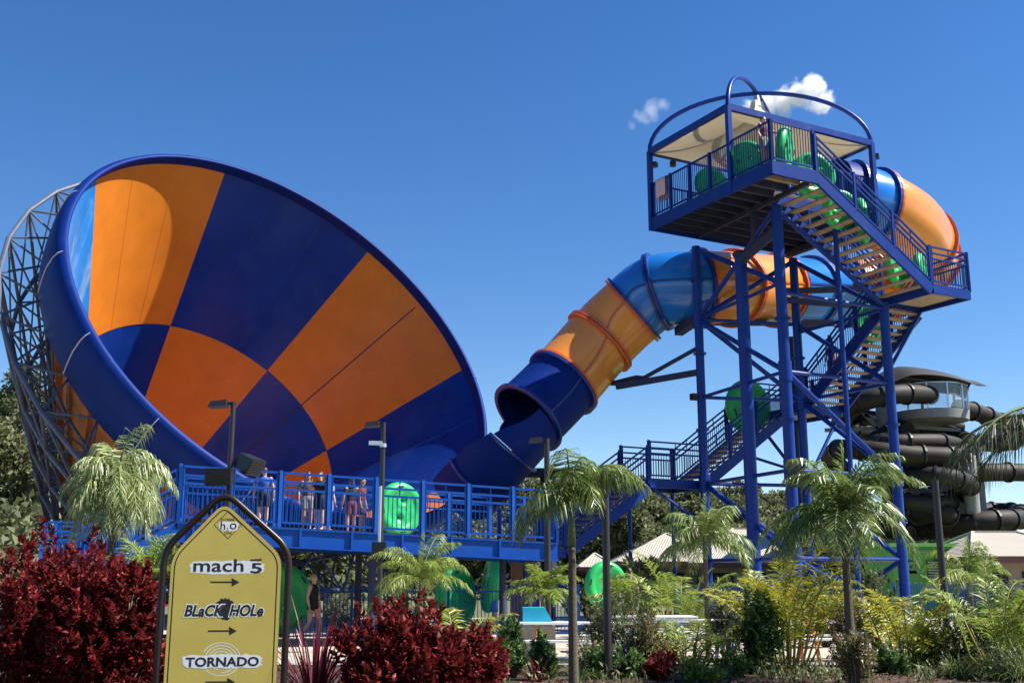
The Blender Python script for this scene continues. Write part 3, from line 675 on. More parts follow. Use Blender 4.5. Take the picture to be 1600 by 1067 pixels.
# ------------------------------------------------------------------ people
def sm(A, B, t): return Vector(A).lerp(Vector(B), t)
def person(loc, rz, H, label, top=None, bottom=None, hair='hairb', skin='skin', arms=None, legs=None, longhair=False, dress=False, lean=0):
    t = thing('person', label, 'person', (0, 0, 0), None)
    aL, aR = arms or (((.26, .02, 1.12), (.27, -.06, .86)), ((-.26, .02, 1.12), (-.27, -.06, .86)))
    lL, lR = legs or (((.10, -.02, .48), (.10, .02, .07)), ((-.10, -.02, .48), (-.10, .02, .07)))
    b = MB()
    b.ell((0, 0, 1.585), (.073, .092, .115), 14, 10); b.ell((0, -.085, 1.575), (.014, .025, .025), 8, 6); b.ell((0, -.055, 1.50), (.04, .04, .035), 8, 6)
    for sx in (-1, 1): b.ell((sx * .076, .01, 1.58), (.014, .022, .034), 8, 6)
    b.cyl((0, .01, 1.38), (0, -.005, 1.53), .058, .052); b.ell((0, 0, 1.26), (.165, .105, .19), 14, 10); b.ell((0, 0, 1.08), (.135, .095, .15), 12, 8); b.ell((0, .005, .93), (.16, .11, .13), 14, 8)
    for sx, (el, wr), (kn, an) in ((1, aL, lL), (-1, aR, lR)):
        sh = (sx * .175, 0, 1.385); b.ell(sh, (.06, .06, .06), 10, 8); b.tube([sh, sm(sh, el, .5), el], [.056, .052, .04], 10); b.tube([el, sm(el, wr, .35), wr], [.04, .041, .027], 10)
        d = (Vector(wr) - Vector(el)).normalized(); pm = Vector(wr) + d * .05; b.ell(pm, (.03, .03, .045), 8, 6, d.to_track_quat('Z', 'Y').to_matrix())
        hp = (sx * .088, 0, .90); b.tube([hp, sm(hp, kn, .5), kn], [.092, .078, .055], 10); b.tube([kn, sm(kn, an, .3), sm(kn, an, .8), an], [.055, .058, .038, .036], 10)
        b.ell((an[0], an[1] - .07, an[2] - .035), (.042, .12, .034), 10, 6)
    me = fuse(b, .021, 3); bm = bmesh.new(); bm.from_mesh(me)
    fb = MB()
    for sx, (el, wr) in ((1, aL), (-1, aR)):
        d = (Vector(wr) - Vector(el)).normalized(); pm = Vector(wr) + d * .075; s_ = d.cross(Vector((1, 0, 0))).normalized(); nrm = d.cross(s_)
        for k, ln in enumerate((.062, .075, .07, .055)):
            o_ = pm + s_ * (-.03 + .02 * k); fb.tube([o_, o_ + d * ln * .5, o_ + d * ln * .95 + nrm * sx * .02], [.0095, .009, .007], 6)
        o_ = Vector(wr) + d * .03 - s_ * .03; fb.tube([o_, o_ - s_ * .03 + d * .02, o_ - s_ * .04 + d * .05], [.011, .01, .008], 6)
    fm = bpy.data.meshes.new('f'); fm.from_pydata(fb.v, [], fb.f); bm.from_mesh(fm); bm.to_mesh(me); bm.free(); bpy.data.meshes.remove(fm)
    me.polygons.foreach_set('use_smooth', [True] * len(me.polygons)); link_mesh('body', me, M[skin], t)
    h = MB(); h.ell((0, .018, 1.615), (.083, .095, .10), 14, 10)
    if longhair: h.ell((0, .075, 1.50), (.07, .045, .15), 10, 8)
    link_mesh('hair', fuse(h, .02, 2), M[hair], t)
    e = MB()
    for sx in (-1, 1): e.ell((sx * .028, -.083, 1.592), (.010, .008, .007), 8, 6)
    e.build('eyes', M['eye'], t)
    if top:
        c = MB(); c.ell((0, 0, 1.26), (.182, .122, .20), 14, 10); c.ell((0, 0, 1.07), (.155, .115, .18), 12, 8)
        if not dress:
            for sx, (el, wr) in ((1, aL), (-1, aR)): sh = (sx * .175, 0, 1.385); c.tube([sh, sm(sh, el, .55)], [.074, .068], 10)
        link_mesh('shirt' if not dress else 'swimsuit_top', fuse(c, .024, 3), top, t)
    if bottom:
        c = MB(); c.ell((0, .005, .94), (.176, .126, .13), 14, 8); k = .25 if dress else .72
        for sx, (kn, an) in ((1, lL), (-1, lR)): hp = (sx * .088, 0, .90); c.tube([hp, sm(hp, kn, k)], [.108, .095], 10)
        link_mesh('shorts' if not dress else 'swimsuit_bottom', fuse(c, .024, 3), bottom, t)
    t.location = loc; t.rotation_euler = (R(lean), 0, R(rz)); sc = H / 1.70; t.scale = (sc,) * 3; return t
CL = {k: mat(k + '_cloth', c, .85, var=.15, scale=8) for k, c in dict(black=(.012, .012, .014), navy=(.02, .03, .09), blue=(.03, .10, .42), white=(.7, .7, .68), maroon=(.12, .03, .04), grey=(.2, .2, .21), patterned=(.16, .2, .42), brown=(.12, .07, .05), teal=(.03, .2, .25)).items()}
up = ((.30, -.10, 1.55), (.16, -.16, 1.74)); dnL = ((.26, .03, 1.12), (.24, -.10, .88)); dnR = ((-.26, .03, 1.12), (-.24, -.10, .88))
rail_arm = ((.30, -.16, 1.2), (.34, -.40, 1.12)); railR = ((-.30, -.16, 1.2), (-.34, -.40, 1.12)); hipR = ((-.36, .04, 1.15), (-.19, -.10, 1.0))
walk = (((.10, -.17, .50), (.11, -.14, .09)), ((-.10, .04, .49), (-.10, .28, .15)))
person(W(.55, .25, ZD), 40, 1.62, 'person in a dark maroon shirt standing by the corner rail of the top platform', CL['maroon'], CL['grey'], arms=(rail_arm, dnR))
person(W(2.35, .55, ZD), -30, 1.55, 'person in a white top and black shorts at the left rail of the top platform', CL['white'], CL['black'], arms=(dnL, hipR))
person(W(1.1, .8, ZD), 90, 1.6, 'person in brown behind the bright green raft at the near platform corner', CL['brown'], CL['navy'], skin='skin2')
person(W(4.9, 6.75, 8.02), -60, 1.6, 'person in brown shirt low on the middle flight of the tower stairs', CL['brown'], CL['maroon'], skin='skin2', legs=walk, longhair=True)
person(dpt(.36, .75), -10, 1.40, 'child in black shorts leaning on the queue deck rail with one arm out', CL['black'], CL['black'], arms=(rail_arm, ((-.28, -.05, 1.2), (-.2, -.2, 1.36))), skin='skin', longhair=True)
person(dpt(.335, 1.5), 25, 1.45, 'person in a grey top standing behind the child in black on the queue deck', CL['brown'], CL['grey'], skin='skin2')
person(dpt(.387, 1.1), 60, 1.35, 'child in blue patterned shirt right of the child in black', CL['patterned'], CL['patterned'])
person(dpt(.215, 1.2), 190, 1.45, 'person in a round blue shirt seen from behind on the left of the queue deck', CL['blue'], CL['black'])
person(dpt(.50, 2.5), 80, 1.5, 'dark clothed person in the shade left of the green raft on the queue deck', CL['maroon'], CL['navy'], skin='skin2')
person(dpt(.465, 2.2), 210, 1.42, 'person in a dark shirt in the middle of the queue deck group', CL['black'], CL['maroon'], skin='skin2', longhair=True)
person((gx(487, 27.6), 27.6, .004), 70, 1.66, 'woman in a black swimsuit walking on the paving behind the yellow sign', CL['black'], CL['black'], hair='hairl', dress=True, legs=walk)
person((gx(772, 32.5), 32.5, .004), 100, 1.66, 'shirtless person in bright blue shorts holding up a green raft', None, CL['blue'], arms=(((.2, -.2, 1.5), (.1, -.35, 1.62)), ((-.2, -.2, 1.45), (-.1, -.4, 1.5))))
person((gx(833, 33), 33, .004), 30, 1.7, 'person with dark hair standing in the shade beside the orange pillar', CL['brown'], CL['navy'], skin='skin2')
person((gx(986, 29), 29, .15), 140, 1.66, 'shirtless tanned man beside the green raft near the double lamp post', None, CL['maroon'], skin='skin2')
# towel on the tower rail
b = MB(); A_ = W(5.55, .0, ZD + 1.24); B_ = W(5.0, .0, ZD + 1.24); P = []
for i in range(9):
    for_ = []
    for j in range(13):
        t = j / 12; p = A_.lerp(B_, i / 8); dz = -abs(t - .45) * 1.5; off = -V * (.05 + .02 * math.sin(i * 1.7)) if t < .45 else V * .05
        for_.append(p + Vector((0, 0, dz + .03)) + off)
    P.append(for_)
b.grid(P); b.grid([[q + V * .012 for q in r[::-1]] for r in P]); o = b.build('towel', M['towel'], smooth=True, org=tuple(A_)); tag(o, 'pale pink towel hanging over the far left platform rail', 'towel')

# ------------------------------------------------------------------ lamps, loudspeakers
def lamp(px, ytop, Y, label, r_=.055, head='flat', pm='dark', z0=0):
    x = gx(px, Y, 3); zt = at(px, ytop, Y).z; t = thing('lamp_post', label, 'lamp post', (x, Y, z0), None)
    MB().cyl((x, Y, z0), (x, Y, zt), r_, r_ * .85, n=12).build('pole', M[pm], t, smooth=True, auto=40)
    MB().box((x, Y, z0 + .03), (.3, .3, .05)).build('base_plate', M[pm], t)
    if head == 'flat':
        MB().bar((x + .05, Y, zt - .03), (x - .16, Y, zt - .03), .05).build('bracket', M['dark'], t)
        MB().hexa([(x - .42, Y - .14, zt - .11), (x - .1, Y - .14, zt - .09), (x - .1, Y + .14, zt - .09), (x - .42, Y + .14, zt - .11), (x - .38, Y - .11, zt + .0), (x - .1, Y - .12, zt + .03), (x - .1, Y + .12, zt + .03), (x - .38, Y + .11, zt)]).build('lamp_head', M['dark'], t)
    if head == 'double':
        for dx, m, hz in ((-.27, 'pillar', .0), (.16, 'dark', .07)):
            MB().bar((x, Y, zt - .06), (x + dx, Y, zt + hz - .04), .035).build('bracket', M['dark'], t)
            q = MB().hexa([(x + dx - .17, Y - .13, zt + hz - .06), (x + dx + .17, Y - .13, zt + hz - .06), (x + dx + .17, Y + .13, zt + hz - .06), (x + dx - .17, Y + .13, zt + hz - .06), (x + dx - .14, Y - .10, zt + hz + .06), (x + dx + .14, Y - .10, zt + hz + .06), (x + dx + .14, Y + .1, zt + hz + .06), (x + dx - .14, Y + .1, zt + hz + .06)]).build('lamp_head', M[m], t)
    return t, x, zt
t1, lx, lz = lamp(357, 628, 19, 'dark lamp post rising behind the yellow sign with two loudspeakers')
t2, l2x, l2z = lamp(596, 660, 24.3, 'dark lamp post in front of the middle of the queue deck', .06)
MB().cyl((l2x - .02, 24.2, 2.2), (l2x - .02, 24.2, 3.55), .035, n=10).build('conduit', M['galv'], t2)
MB().cyl((l2x, 24.3, 4.42), (l2x, 24.3, 4.5), .075, n=12).build('clamp', M['galv'], t2)
MB().box((l2x - .16, 24.2, 4.5), (.3, .1, .09), R(15)).build('camera', M['galv'], t2)
MB().box((l2x - .02, 24.2, 2.15), (.3, .2, .36)).build('junction_box', M['black'], t2)
lamp(855, 685, 25.2, 'dark lamp post at the right end of the queue deck', .075)
lamp(945, 740, 16, 'thin dark post with a brown and a dark lamp head above the drooping palm', .06, 'double')
lamp(1463, 750, 20, 'dark post in front of the lime green kiosk', .07, None)
def speaker(c, rz, tilt, s_, label):
    t = thing('loudspeaker', label, 'loudspeaker', tuple(c), 'black outdoor loudspeakers'); Mx = (Matrix.Rotation(R(rz), 3, 'Z') @ Matrix.Rotation(R(tilt), 3, 'X'))
    w, d, h = s_; b = MB(); c = Vector(c)
    b.hexa([c + Mx @ Vector(q) for q in ((-w / 2, -d / 2, -h / 2), (w / 2, -d / 2, -h / 2), (w * .38, d / 2, -h * .4), (-w * .38, d / 2, -h * .4), (-w / 2, -d / 2, h / 2), (w / 2, -d / 2, h / 2), (w * .38, d / 2, h * .4), (-w * .38, d / 2, h * .4))])
    b.build('cabinet', M['black'], t)
    g = MB()
    for i in range(9): z = -h * .42 + h * .84 * i / 8; g.bar(c + Mx @ Vector((-w * .46, -d / 2 - .012, z)), c + Mx @ Vector((w * .46, -d / 2 - .012, z)), .012)
    g.build('grille', M['dark'], t); MB().bar(c + Mx @ Vector((0, d / 2, 0)), c + Mx @ Vector((0, d / 2 + .1, 0)), .05).build('bracket', M['galv'], t)
speaker((lx - .08, 18.78, at(348, 745, 18.8).z), -8, 6, (.46, .34, .30), 'lower black loudspeaker on the post behind the yellow sign')
speaker((lx + .30, 19.1, at(384, 724, 19.1).z), 68, 28, (.44, .34, .30), 'upper tilted black loudspeaker on the post behind the yellow sign')
pc = W(*CC, 0); speaker((pc.x - .02, pc.y - .38, at(1242, 745, pc.y - .3).z), 0, 0, (.44, .3, .62), 'black loudspeaker fixed to the near column of the blue slide tower')
pa = W(*CA, 0); t = thing('floodlight', 'small black floodlight on the left column of the slide tower', 'floodlight', (pa.x - .25, pa.y - .1, 7.5)); MB().box((pa.x - .25, pa.y - .1, 7.5), (.26, .2, .22), R(30)).build('housing', M['black'], t); MB().bar((pa.x - .2, pa.y, 7.5), (pa.x, pa.y, 7.5), .05).build('bracket', M['black'], t)

# ------------------------------------------------------------------ yellow direction sign
SY = 8.7
sg = thing('direction_sign', 'yellow pointed direction sign in a dark tube frame pointing right to three rides', 'sign', (at(352, 900, SY).x, SY, 0))
def sp(px, py, dy=0): q = at(px, py, SY); return Vector((q.x, SY + dy, q.z))
def curve2(P, r, n=6):      # rounded polyline
    out = [Vector(P[0])]
    for i in range(1, len(P) - 1):
        a, b_, c = Vector(P[i - 1]), Vector(P[i]), Vector(P[i + 1]); r_ = min(r, (a - b_).length * .45, (c - b_).length * .45)
        p, q = b_ + (a - b_).normalized() * r_, b_ + (c - b_).normalized() * r_
        for k in range(n + 1): t = k / n; out.append((p * (1 - t) ** 2) + b_ * 2 * t * (1 - t) + q * t * t)
    out.append(Vector(P[-1])); return out
xl, xr = sp(252.5, 980).x, sp(445, 980).x
fp_ = curve2([(xl, SY, 0), (xl, SY, sp(255, 858).z), sp(352, 768), (xr, SY, sp(448, 858).z), (xr, SY, 0)], .13, 8)
MB().tube(fp_, .027, 12).build('frame', M['frame'], sg, smooth=True, auto=50)
pl, pr_ = sp(264, 980).x, sp(434, 980).x; apex = sp(351, 784); shl, shr = sp(266, 868).z, sp(432, 868).z
out_ = curve2([(pl, SY, .55), (pl, SY, shl), apex, (pr_, SY, shr), (pr_, SY, .55)], .10, 6)
n_ = len(out_)
b = MB(); b.prism([q + Vector((0, -.018, 0)) for q in out_], (0, .036, 0)); b.build('board', M['signedge'], sg)
cen = Vector(((pl + pr_) / 2, SY, (.55 + apex.z) / 2))
def inset(d):
    res = []
    for i, q in enumerate(out_):
        a, c = out_[max(i - 1, 0)], out_[min(i + 1, n_ - 1)]; t = (c - a).normalized(); nrm = Vector((t.z, 0, -t.x))
        if nrm.dot(cen - q) < 0: nrm = -nrm
        res.append(q + nrm * d)
    return res
def lz(dy): return -.0225 + (dy + .0225) * .22
def face(poly, dy, name, m, parent): return MB().prism([Vector((q.x, SY + lz(dy), q.z)) for q in poly], (0, .0004 if dy < -.023 else .003, 0)).build(name, m, parent)
face(inset(.004), -.0225, 'face', M['sign'], sg)
I1, I2 = inset(.026), inset(.035)
b = MB(); b.grid([[Vector((q.x, SY + lz(-.0245), q.z)) for q in I1], [Vector((q.x, SY + lz(-.0245), q.z)) for q in I2]]); b.build('border_line', M['ink'], sg)
for z in (1.15, 1.78):
    for xa, xb in ((xl, pl), (pr_, xr)): MB().bar((xa, SY, z), (xb, SY, z), .03).build('bracket', M['frame'], sg)
def text(s_, x0, x1, y0, y1, m, dy, off=0, shear=0, name='lettering', grow=0):
    cu_ = bpy.data.curves.new('t', 'FONT'); cu_.body = s_; cu_.shear = shear; cu_.offset = off; cu_.resolution_u = 3
    o = bpy.data.objects.new('t', cu_); COL.objects.link(o); dg = bpy.context.evaluated_depsgraph_get(); me = bpy.data.meshes.new_from_object(o.evaluated_get(dg)); bpy.data.objects.remove(o)
    co = np.zeros(len(me.vertices) * 3); me.vertices.foreach_get('co', co); co = co.reshape(-1, 3)
    mn, mx_ = co.min(0), co.max(0); A, B = sp(x0, y1), sp(x1, y0)
    A = A - Vector((grow, 0, grow)); B = B + Vector((grow, 0, grow))
    new = np.zeros_like(co); new[:, 0] = A.x + (co[:, 0] - mn[0]) / (mx_[0] - mn[0]) * (B.x - A.x); new[:, 2] = A.z + (co[:, 1] - mn[1]) / (mx_[1] - mn[1]) * (B.z - A.z); new[:, 1] = SY + lz(dy)
    new -= np.array(ORG[sg.name]); me.vertices.foreach_set('co', new.ravel()); me.update(); me.name = name; me.materials.clear()
    return link_mesh(name, me, m, sg)
def splash(x0, x1, y0, y1, seed, dy=-.0245, name='white_splash', m=None, amp=3, n=60):
    r = random.Random(seed); pts = []
    for i in range(n):
        a = 2 * math.pi * i / n; cx, cy = (x0 + x1) / 2, (y0 + y1) / 2; c, s_ = math.cos(a), math.sin(a); k = 6
        rr = (abs(c) ** k + abs(s_) ** k) ** (-1 / k); pts.append(sp(cx + c * rr * (x1 - x0) / 2 + r.uniform(-amp, amp), cy + s_ * rr * (y1 - y0) / 2 + r.uniform(-amp * .4, amp * .4)))
    return face(pts, dy, name, m or M['white'], sg)
dm = [sp(335, 820), sp(356.5, 799), sp(378, 820), sp(356.5, 842)]; dm2 = [sp(336.3, 820), sp(356.5, 800.4), sp(376.7, 820), sp(356.5, 840.6)]
face(dm, -.0245, 'diamond_outline', M['ink'], sg); face(dm2, -.0262, 'diamond', M['sign'], sg)
text('EXTREME', 346, 367, 810, 813.5, M['ink'], -.0285, .01); text('ZONE', 350.5, 362.5, 831, 834.5, M['ink'], -.0285, .01)
splash(343, 372, 815, 829, 3, -.0278, amp=1, n=30)
text('h', 345, 353, 814.5, 827.5, M['ink'], -.0295, .012); text('2', 354, 357.5, 824, 829.5, M['ink'], -.0295, .01); text('O', 359, 370, 817, 827, M['ink'], -.0295, .03)
splash(300, 411, 876, 896, 5, amp=2.2); text('mach', 304, 381, 873, 893, M['ink'], -.0285, .012); text('5', 391, 409, 879, 895, M['ink'], -.0285, .02)
face([sp(391, 876), sp(391, 873.5), sp(408, 872.5), sp(408, 875)], -.0285, 'lettering', M['ink'], sg)
def arrow(x0, x1, y):
    face([sp(x0, y - 1.2), sp(x0, y + 1.2), sp(x1 - 12, y + 1.4), sp(x1 - 12, y + 7), sp(x1, y + .3), sp(x1 - 12, y - 6.6), sp(x1 - 12, y - 1.2)][::-1], -.0245, 'arrow', M['ink'], sg)
arrow(329.5, 374, 909); arrow(326, 370, 985); arrow(322, 367, 1064.5)
r = random.Random(9); face([sp(352 + (16.5 + r.uniform(-1.6, 1.6)) * math.cos(a), 951 + (16.5 + r.uniform(-1.6, 1.6)) * math.sin(a)) for a in np.linspace(0, 2 * math.pi, 46)[:-1]], -.0245, 'black_disc', M['ink'], sg)
for w_, x0, x1 in (('BLaCK', 290, 352), ('HOLe', 358, 411)):
    text(w_, x0, x1, 944, 962.5, M['white'], -.0278, .09, .25, 'lettering_outline', .008); text(w_, x0, x1, 944, 962.5, M['ink'], -.0298, .035, .25)
for k, rr in enumerate((8, 13, 18, 23, 28)):
    A = [sp(346 + rr * math.cos(a) * 1.02, 1029 + rr * .9 * math.sin(a)) for a in np.linspace(k * .9, k * .9 + 5.2, 40)]; B = [sp(346 + (rr + 1.3) * math.cos(a) * 1.02, 1029 + (rr + 1.3) * .9 * math.sin(a)) for a in np.linspace(k * .9, k * .9 + 5.2, 40)]
    b = MB(); b.grid([[Vector((q.x, SY + lz(-.0243), q.z)) for q in A], [Vector((q.x, SY + lz(-.0243), q.z)) for q in B]]); b.build('swirl', M['white'], sg)
splash(289, 408, 1022, 1043, 12, -.0262, amp=3); text('TORNADO', 292, 404, 1025.5, 1040.5, M['ink'], -.0298, .03)

sg.rotation_euler.z = R(9)
# ------------------------------------------------------------------ pool fences
def fence(p0, p1, label, H=1.38):
    x0, y0 = p0; x1, y1 = p1; t = thing('pool_fence', label, 'fence', (x0, y0, 0)); A, B = Vector((x0, y0, 0)), Vector((x1, y1, 0)); L_ = (B - A).length; n = max(1, round(L_ / 2.4)); z = Vector((0, 0, 1))
    for i in range(n):
        a, c = A.lerp(B, i / n), A.lerp(B, (i + 1) / n); b = MB(); b.bar(a + z * .12, c + z * .12, .035); b.bar(a + z * (H - .17), c + z * (H - .17), .035)
        m_ = max(3, int((c - a).length / .10)); m_ += m_ % 2; u = (c - a) / m_
        for k in range(1, m_): b.bar(a + u * k + z * .08, a + u * k + z * (H - .06), .021)
        for k in range(1, m_ - 1, 2):
            q = a + u * (k + .5); b.tube([q + u.normalized() * (-u.length / 2) + z * (H - .06), q + u * -.35 + z * (H - .015), q + z * H, q + u * .35 + z * (H - .015), q + u.normalized() * (u.length / 2) + z * (H - .06)], .009, 4)
        b.build('fence_panel', M['deckblue'], t); MB().bar(a, a + z * (H + .02), .065).build('post', M['deckblue'], t)
    MB().bar(B, B + z * (H + .02), .065).build('post', M['deckblue'], t)
fence((gx(190, 29), 29), (gx(330, 29.2), 29.2), 'blue loop top pool fence left of the yellow sign')
fence((gx(432, 28.4), 28.4), (gx(660, 29.4), 29.4), 'blue loop top pool fence between the sign and the small palm')
fence((gx(700, 30), 30), (gx(905, 30.5), 30.5), 'blue loop top pool fence in front of the orange pillar')
fence((gx(1060, 33), 33), (gx(1330, 35), 35), 'blue loop top pool fence at the foot of the slide tower')
fence((gx(1400, 38), 38), (gx(1640, 38), 38), 'blue loop top pool fence in front of the green kiosk')

# ------------------------------------------------------------------ picnic tables and bin
def make_table():
    t = thing('picnic_table', 'x', 'picnic table', (0, 0, 0), 'white topped picnic tables')
    b = MB()
    for k in range(5): b.box((0, -.3 + .15 * k, .735), (2.3, .14, .035))
    b.build('tabletop', M['alu'], t)
    for s_ in (-1, 1):
        b = MB(); b.box((0, s_ * .68 - .07, .44), (2.3, .13, .035)); b.box((0, s_ * .68 + .07, .44), (2.3, .13, .035)); b.build('bench', M['alu'], t)
        b = MB(); b.bar((s_ * .8, -.28, .70), (s_ * .8, -.62, .0), .06); b.bar((s_ * .8, .28, .70), (s_ * .8, .62, .0), .06); b.bar((s_ * .8, -.72, .39), (s_ * .8, .72, .39), .05); b.bar((s_ * .8, -.33, .69), (s_ * .8, .33, .69), .05); b.build('leg_frame', M['obr'] if s_ < 0 else M['bbr'], t)
    return t
tb0 = make_table()
for i, (px, Y, rz, lb) in enumerate(((905, 21.2, 2, 'white picnic table right of the cyan bin'), (925, 19.9 + .9, 0, ''), (1070, 22.3, 4, 'white picnic table behind the golden ferny palm near the tower'), (1005, 24.5, 3, 'white picnic table behind the thin double lamp post'),
                        (1450, 22.6, -2, 'white picnic table standing in the open behind the yellow cane palms'), (1512, 25.8, 0, 'white picnic table under the post by the green kiosk'), (1330, 21.8, 2, 'white picnic table between the two yellow cane palms'), (1610, 24.6, 0, 'white picnic table at the right edge beyond the grasses'))):
    if not lb: continue
    t = tb0 if i == 0 else copy_tree(tb0); t.location = (gx(px, Y), Y, .004); t.rotation_euler.z = R(rz); t['label'] = lb
bx = gx(838, 21.5); t = thing('bin', 'cyan hooded bin on a pale base beside the picnic tables', 'bin', (bx, 21.5, 0))
MB().box((bx, 21.5, .34), (.72, .55, .68)).build('base', M['concrete'], t)
MB().prism([(bx - .26, 21.27, .68), (bx + .34, 21.27, .70), (bx + .16, 21.27, 1.02), (bx - .26, 21.27, 1.02)], (0, .5, 0)).build('hood', M['cyan'], t)
MB().box((bx - .27, 21.5, .88), (.02, .36, .2)).build('flap', M['bdark'], t)
# bicycle-like push cart silhouette left out; waste stand beside the far table
# ------------------------------------------------------------------ buildings
def hip(name, label, x0, x1, y0, y1, ze, zp, ridge=0, wall=True):
    cx, cy = (x0 + x1) / 2, (y0 + y1) / 2; t = thing(name, label, 'pavilion', (cx, cy, 0)); b = MB()
    A = [Vector((x0, y0, ze)), Vector((x1, y0, ze)), Vector((x1, y1, ze)), Vector((x0, y1, ze))]; P, Q = Vector((cx - ridge, cy, zp)), Vector((cx + ridge, cy, zp))
    b.add(A + [P, Q], [(0, 1, 5, 4), (1, 2, 5), (2, 3, 4, 5), (3, 0, 4)]); b.add(A, [(3, 2, 1, 0)])
    rf = b.build('roof', M['roofc'], t)
    for i in range(4):
        p, q = A[i], A[(i + 1) % 4]; MB().bar(p - Vector((0, 0, .14)), q - Vector((0, 0, .14)), .1, .26).build('fascia', M['fascia'], t)
    rc = MB()
    for p, q in ((A[0], P), (A[1], Q), (A[2], Q), (A[3], P), (P, Q)):
        if (p - q).length > .1: rc.bar(p + Vector((0, 0, .03)), q + Vector((0, 0, .03)), .14, .06)
    rc.build('ridge_capping', M['roof'], rf)
    i_ = .7
    if wall:
        b = MB(); b.box((cx, cy, ze / 2), (x1 - x0 - 2 * i_, y1 - y0 - 2 * i_, ze - .05)); b.build('wall', M['bwall'], t)
        for k in range(3): MB().box((x0 + (x1 - x0) * (k + .8) / 3.6, y0 + i_ - .02, 1.15), ((x1 - x0) / 6, .08, 1.3)).build('opening', M['bdark'], t)
    else:
        for xx in (x0 + .4, x1 - .4):
            for yy in (y0 + .4, y1 - .4): MB().cyl((xx, yy, 0), (xx, yy, ze), .08, n=8).build('post', M['bwall'], t)
    return t
m = mat('corrugated_cream_roof', (.44, .40, .33), .55, var=.05, scale=.6); nt = m.node_tree; wv = nt.nodes.new('ShaderNodeTexWave'); wv.inputs['Scale'].default_value = 3.2; wv.bands_direction = 'X'
tc = nt.nodes.new('ShaderNodeTexCoord'); nt.links.new(tc.outputs['Object'], wv.inputs['Vector']); bp = nt.nodes.new('ShaderNodeBump'); bp.inputs['Strength'].default_value = .7; bp.inputs['Distance'].default_value = .05
nt.links.new(wv.outputs['Fac'], bp.inputs['Height']); nt.links.new(bp.outputs[0], nt.nodes['Principled BSDF'].inputs['Normal']); M['roofc'] = m
hip('pavilion', 'cream pyramid roof pavilion behind the small palm left of the tower', gx(966, 64), gx(1150, 64), 64, 71, 2.45, 4.15)
hip('pavilion', 'wide cream roofed pavilion seen between the blue tower columns', gx(1086, 62), gx(1300, 62), 62, 71, 2.35, 4.4, .6)
hip('pavilion', 'small low cream roofed hut beyond the double lamp post', gx(905, 72), gx(965, 72), 72, 77, 2.2, 3.1)
hip('pavilion', 'large corrugated cream hip roof at the right edge', gx(1527, 46), gx(1740, 46), 46, 54, 2.42, 3.55, 1.0)
kx0, kx1 = gx(1400, 50), gx(1556, 50); t = thing('kiosk', 'lime green kiosk with white slatted window and white lettering', 'kiosk', ((kx0 + kx1) / 2, 52, 0))
MB().box(((kx0 + kx1) / 2, 52, 1.45), (kx1 - kx0, 4, 2.9)).build('wall', M['kiosk'], t)
MB().box(((kx0 + kx1) / 2, 51.9, 2.98), (kx1 - kx0 + .3, 4.4, .16)).build('roof', M['kiosk'], t); MB().box(((kx0 + kx1) / 2, 49.75, 2.84), (kx1 - kx0 + .25, .12, .09)).build('gutter', M['kioskd'], t)
wx0, wx1 = gx(1455, 50), gx(1500, 50); wf = MB().box(((wx0 + wx1) / 2, 49.98, 1.75), (wx1 - wx0 + .1, .06, 1.1)).build('window', M['kioskd'], t)
b = MB()
for k in range(9): b.box(((wx0 + wx1) / 2, 49.92, 1.28 + .118 * k), (wx1 - wx0, .04, .055))
b.build('slats', M['slat'], wf)
r = random.Random(4)
def squiggle(x0, x1, z, h, w):
    b = MB(); n = 16; P = [(x0 + (x1 - x0) * i / n, 49.96, z + h * (.5 - (i % 2)) * r.uniform(.5, 1) + (x0 - x0)) for i in range(n + 1)]
    for i in range(n): b.bar(P[i], P[i + 1], .02, w)
    b.build('lettering', M['white'], t)
squiggle(gx(1411, 50), gx(1437, 50), 2.27, .2, .08); squiggle(gx(1425, 50), gx(1431, 50), 2.03, .14, .06); squiggle(gx(1418, 50), gx(1438, 50), 1.78, .2, .08)
for x0, x1 in ((1411, 1428), (1437, 1456), (1500, 1512), (1520, 1530)): squiggle(gx(x0, 50), gx(x1, 50), 2.66, .05, .03)
# house on the left hill
hx = gx(8, 128, 20); hz = hillz(hx, 128)
t = thing('house', 'pale low house on top of the hill at the far left', 'house', (hx, 128, hz)); MB().box((hx, 128, hz + 2.6), (8.5, 5, 5.4)).build('wall', mat('pale_house_wall', (.6, .56, .5), .7), t)
b = MB(); b.add([(hx - 4.7, 125, hz + 5.3), (hx + 4.7, 125, hz + 5.3), (hx + 4.7, 131, hz + 5.3), (hx - 4.7, 131, hz + 5.3), (hx - 3, 128, hz + 6.6), (hx + 3, 128, hz + 6.6)], [(0, 1, 5, 4), (1, 2, 5), (2, 3, 4, 5), (3, 0, 4), (3, 2, 1, 0)]); b.build('roof', M['tent'], t)
for k in (-2.6, 0, 2.6): MB().box((hx + k, 125.49, hz + 4), (1.2, .06, 1.3)).build('window', M['bdark'], t)

